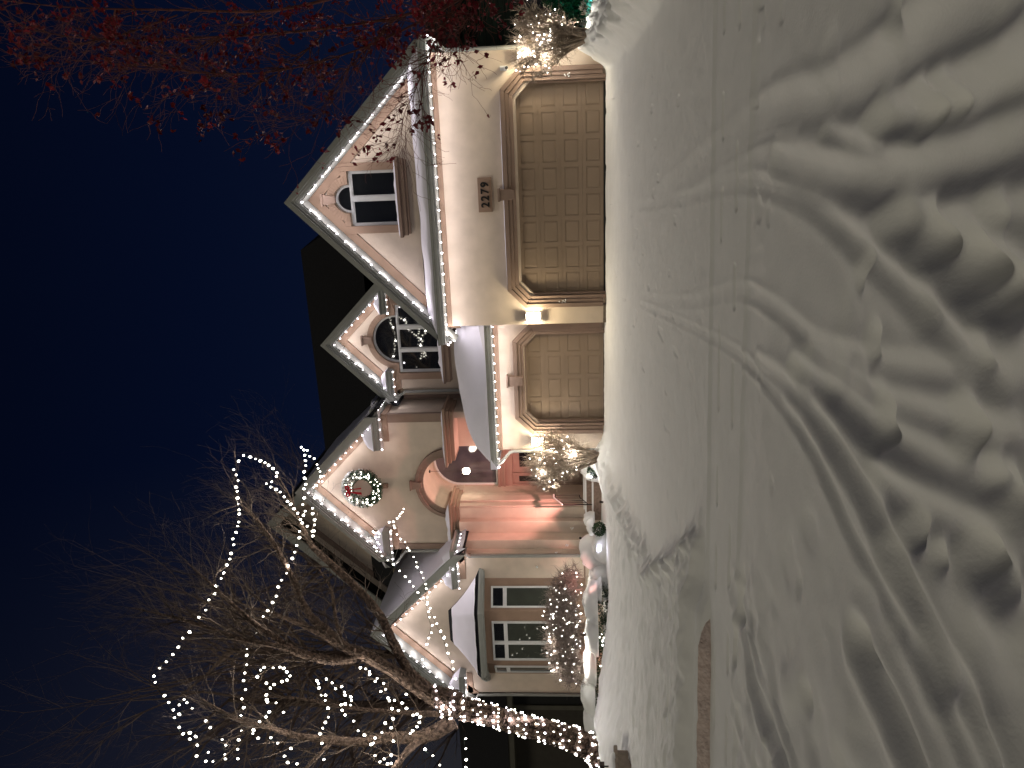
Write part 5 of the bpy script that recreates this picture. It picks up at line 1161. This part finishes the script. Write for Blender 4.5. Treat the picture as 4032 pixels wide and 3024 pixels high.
add_light('POINT', (-9.50, 20.9, 4.10), PEND, (1,.84,.66), .12)
for lx, ly, en in ((-3.86, AY-.28, 1.0), (1.92, AY-.30, .8), (-7.36, BY-.30, 1.0)): add_light('POINT', (lx, ly, 1.72), LAMPE*en, (1,.84,.55), .08)
# stone pedestal at the left edge
x, y = -11.27, 11.2; z = .0
t = thing('stone_pedestal', (x, y, z), 'low stone pedestal with a snow cap at the lower left beside the tree', 'pedestal')
mb = MB(); mb.box(x-.24,x+.24,y-.24,y+.24,-.4,.175); part(mb, 'shaft', 'stone', t, bevel=.01)
mb = MB(); mb.box(x-.30,x+.30,y-.30,y+.30,.176,.245); part(mb, 'cap', 'stone', t, bevel=.01)
mb = MB(); snow_cap(mb, (x,y,.245), .30,.30,.10, 4); part(mb, 'snow_cap', 'snow', t, True)
t = thing('yard_lantern', (-12.1, 11.6, .2), 'small black garden lantern on the snow behind the pedestal', 'lantern')
mb = MB(); mb.box(-11.86,-11.74,11.75,11.87,.40,.50); part(mb, 'head', 'iron', t)
mb = MB(); mb.tube([(-11.8,11.81,.0),(-11.8,11.81,.40)], .015, 6); part(mb, 'post', 'iron', t)

# ================================================================= NEIGHBOURS
t = thing('neighbour_house', (-28, 27, 0), 'dark house with a corner post and low eave beyond the tree at the left', 'house')
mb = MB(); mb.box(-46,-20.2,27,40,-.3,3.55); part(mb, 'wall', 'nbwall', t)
mb = MB(); mb.box(-46.5,-19.7,26.35,26.5,3.50,3.75); mb.box(-46,-19.8,26.501,27,3.50,3.56); part(mb, 'fascia', 'nbtrim', t)
mb = MB(); mb.prismx([(26.3,3.76),(33.5,7.2),(40.5,3.76)], -46.6,-19.6); part(mb, 'roof', 'shingle', t)
mb = MB(); mb.box(-23.78,-23.55,26.9,26.999,-.3,3.5); part(mb, 'corner_board', 'nbtrim', t)
mb = MB(); mb.box(-23.5,-20.2,26.95,26.999,-.3,3.5); part(mb, 'black_panel', 'black', t)  # flat black panel from the post to the wall end
t = thing('neighbour_house', (9, 24, 0), 'dark green house with a dim window beyond the right corner of the garage', 'house')
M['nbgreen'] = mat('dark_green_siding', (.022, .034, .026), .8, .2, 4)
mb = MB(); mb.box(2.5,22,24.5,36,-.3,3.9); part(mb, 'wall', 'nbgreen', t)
mb = MB()
for i in range(19): mb.box(2.5,22,24.47,24.499,.2*i,.2*i+.012)
part(mb, 'siding_lines', 'nbwall', t)
mb = MB(); mb.prismx([(24.0,3.92),(30,5.9),(36.5,3.92)], 2.2, 22.5); part(mb, 'roof', 'shingle', t)
mb = MB(); mb.box(3.3,4.9,24.40,24.469,.9,1.0); mb.box(3.3,4.9,24.40,24.469,2.0,2.1); mb.box(3.3,3.4,24.40,24.469,1.0,2.0); mb.box(4.8,4.9,24.40,24.469,1.0,2.0); f_ = part(mb, 'window', 'nbtrim', t)
mb = MB(); mb.box(3.41,4.79,24.43,24.45,1.01,1.99); part(mb, 'glass', 'porchglass', f_)
M['teal'] = mat('teal_lit_bulb', (0,1,.7), .4, 0, emit=(.0,.9,.62), estr=6)
t = thing('arborvitae_shrub', (3.5, 20.3, 0), 'upright evergreen glowing teal at the far right behind the bare shrub', 'shrub')
lf = MB(); random.seed(3)
for i in range(2600):
    a = random.uniform(0,6.283); z_ = random.random()**1.3*1.5; r_ = .75*(1-z_/1.7)*math.sqrt(random.uniform(.4,1)); leafq(lf, Vector((3.45+1.2*r_*math.cos(a), 20.3+r_*math.sin(a), z_-.1)), .035)
part(lf, 'foliage', 'leaf', t)
t = thing('flood_light', (3.3, 19.2, h1(3.3,19.2)), 'teal floodlight in the snow before the upright evergreen', 'floodlight')
mb = MB(); mb.tube([(3.3,19.2,h1(3.3,19.2)-.05),(3.3,19.25,h1(3.3,19.2)+.08)], .03, 8); part(mb, 'housing', 'iron', t)
add_light('POINT', (3.35,19.1,h1(3.3,19.2)+.16), 14, (.0,.8,.62), .05, parent=t)
t = thing('dry_hydrangea', (2.75, 18.2, 0), 'dry clumpy shrub with pale dead flower heads behind the right bare shrub', 'shrub')
for i in range(34):
    lf = MB(); c = Vector((2.75+random.uniform(-.35,.4), 18.2+random.uniform(-.3,.3), random.uniform(.05,.55)))
    for j in range(22): leafq(lf, c + rv()*random.uniform(.02,.055), .022)
    part(lf, 'flower_head', 'greybush', t)
mb = MB()
for i in range(40): mb.tube([(2.75+random.uniform(-.1,.1),18.2,-.05),(2.75+random.uniform(-.35,.4),18.2+random.uniform(-.3,.3),random.uniform(.2,.55))], .006, 3)
part(mb, 'stems', 'bushtwig', t)
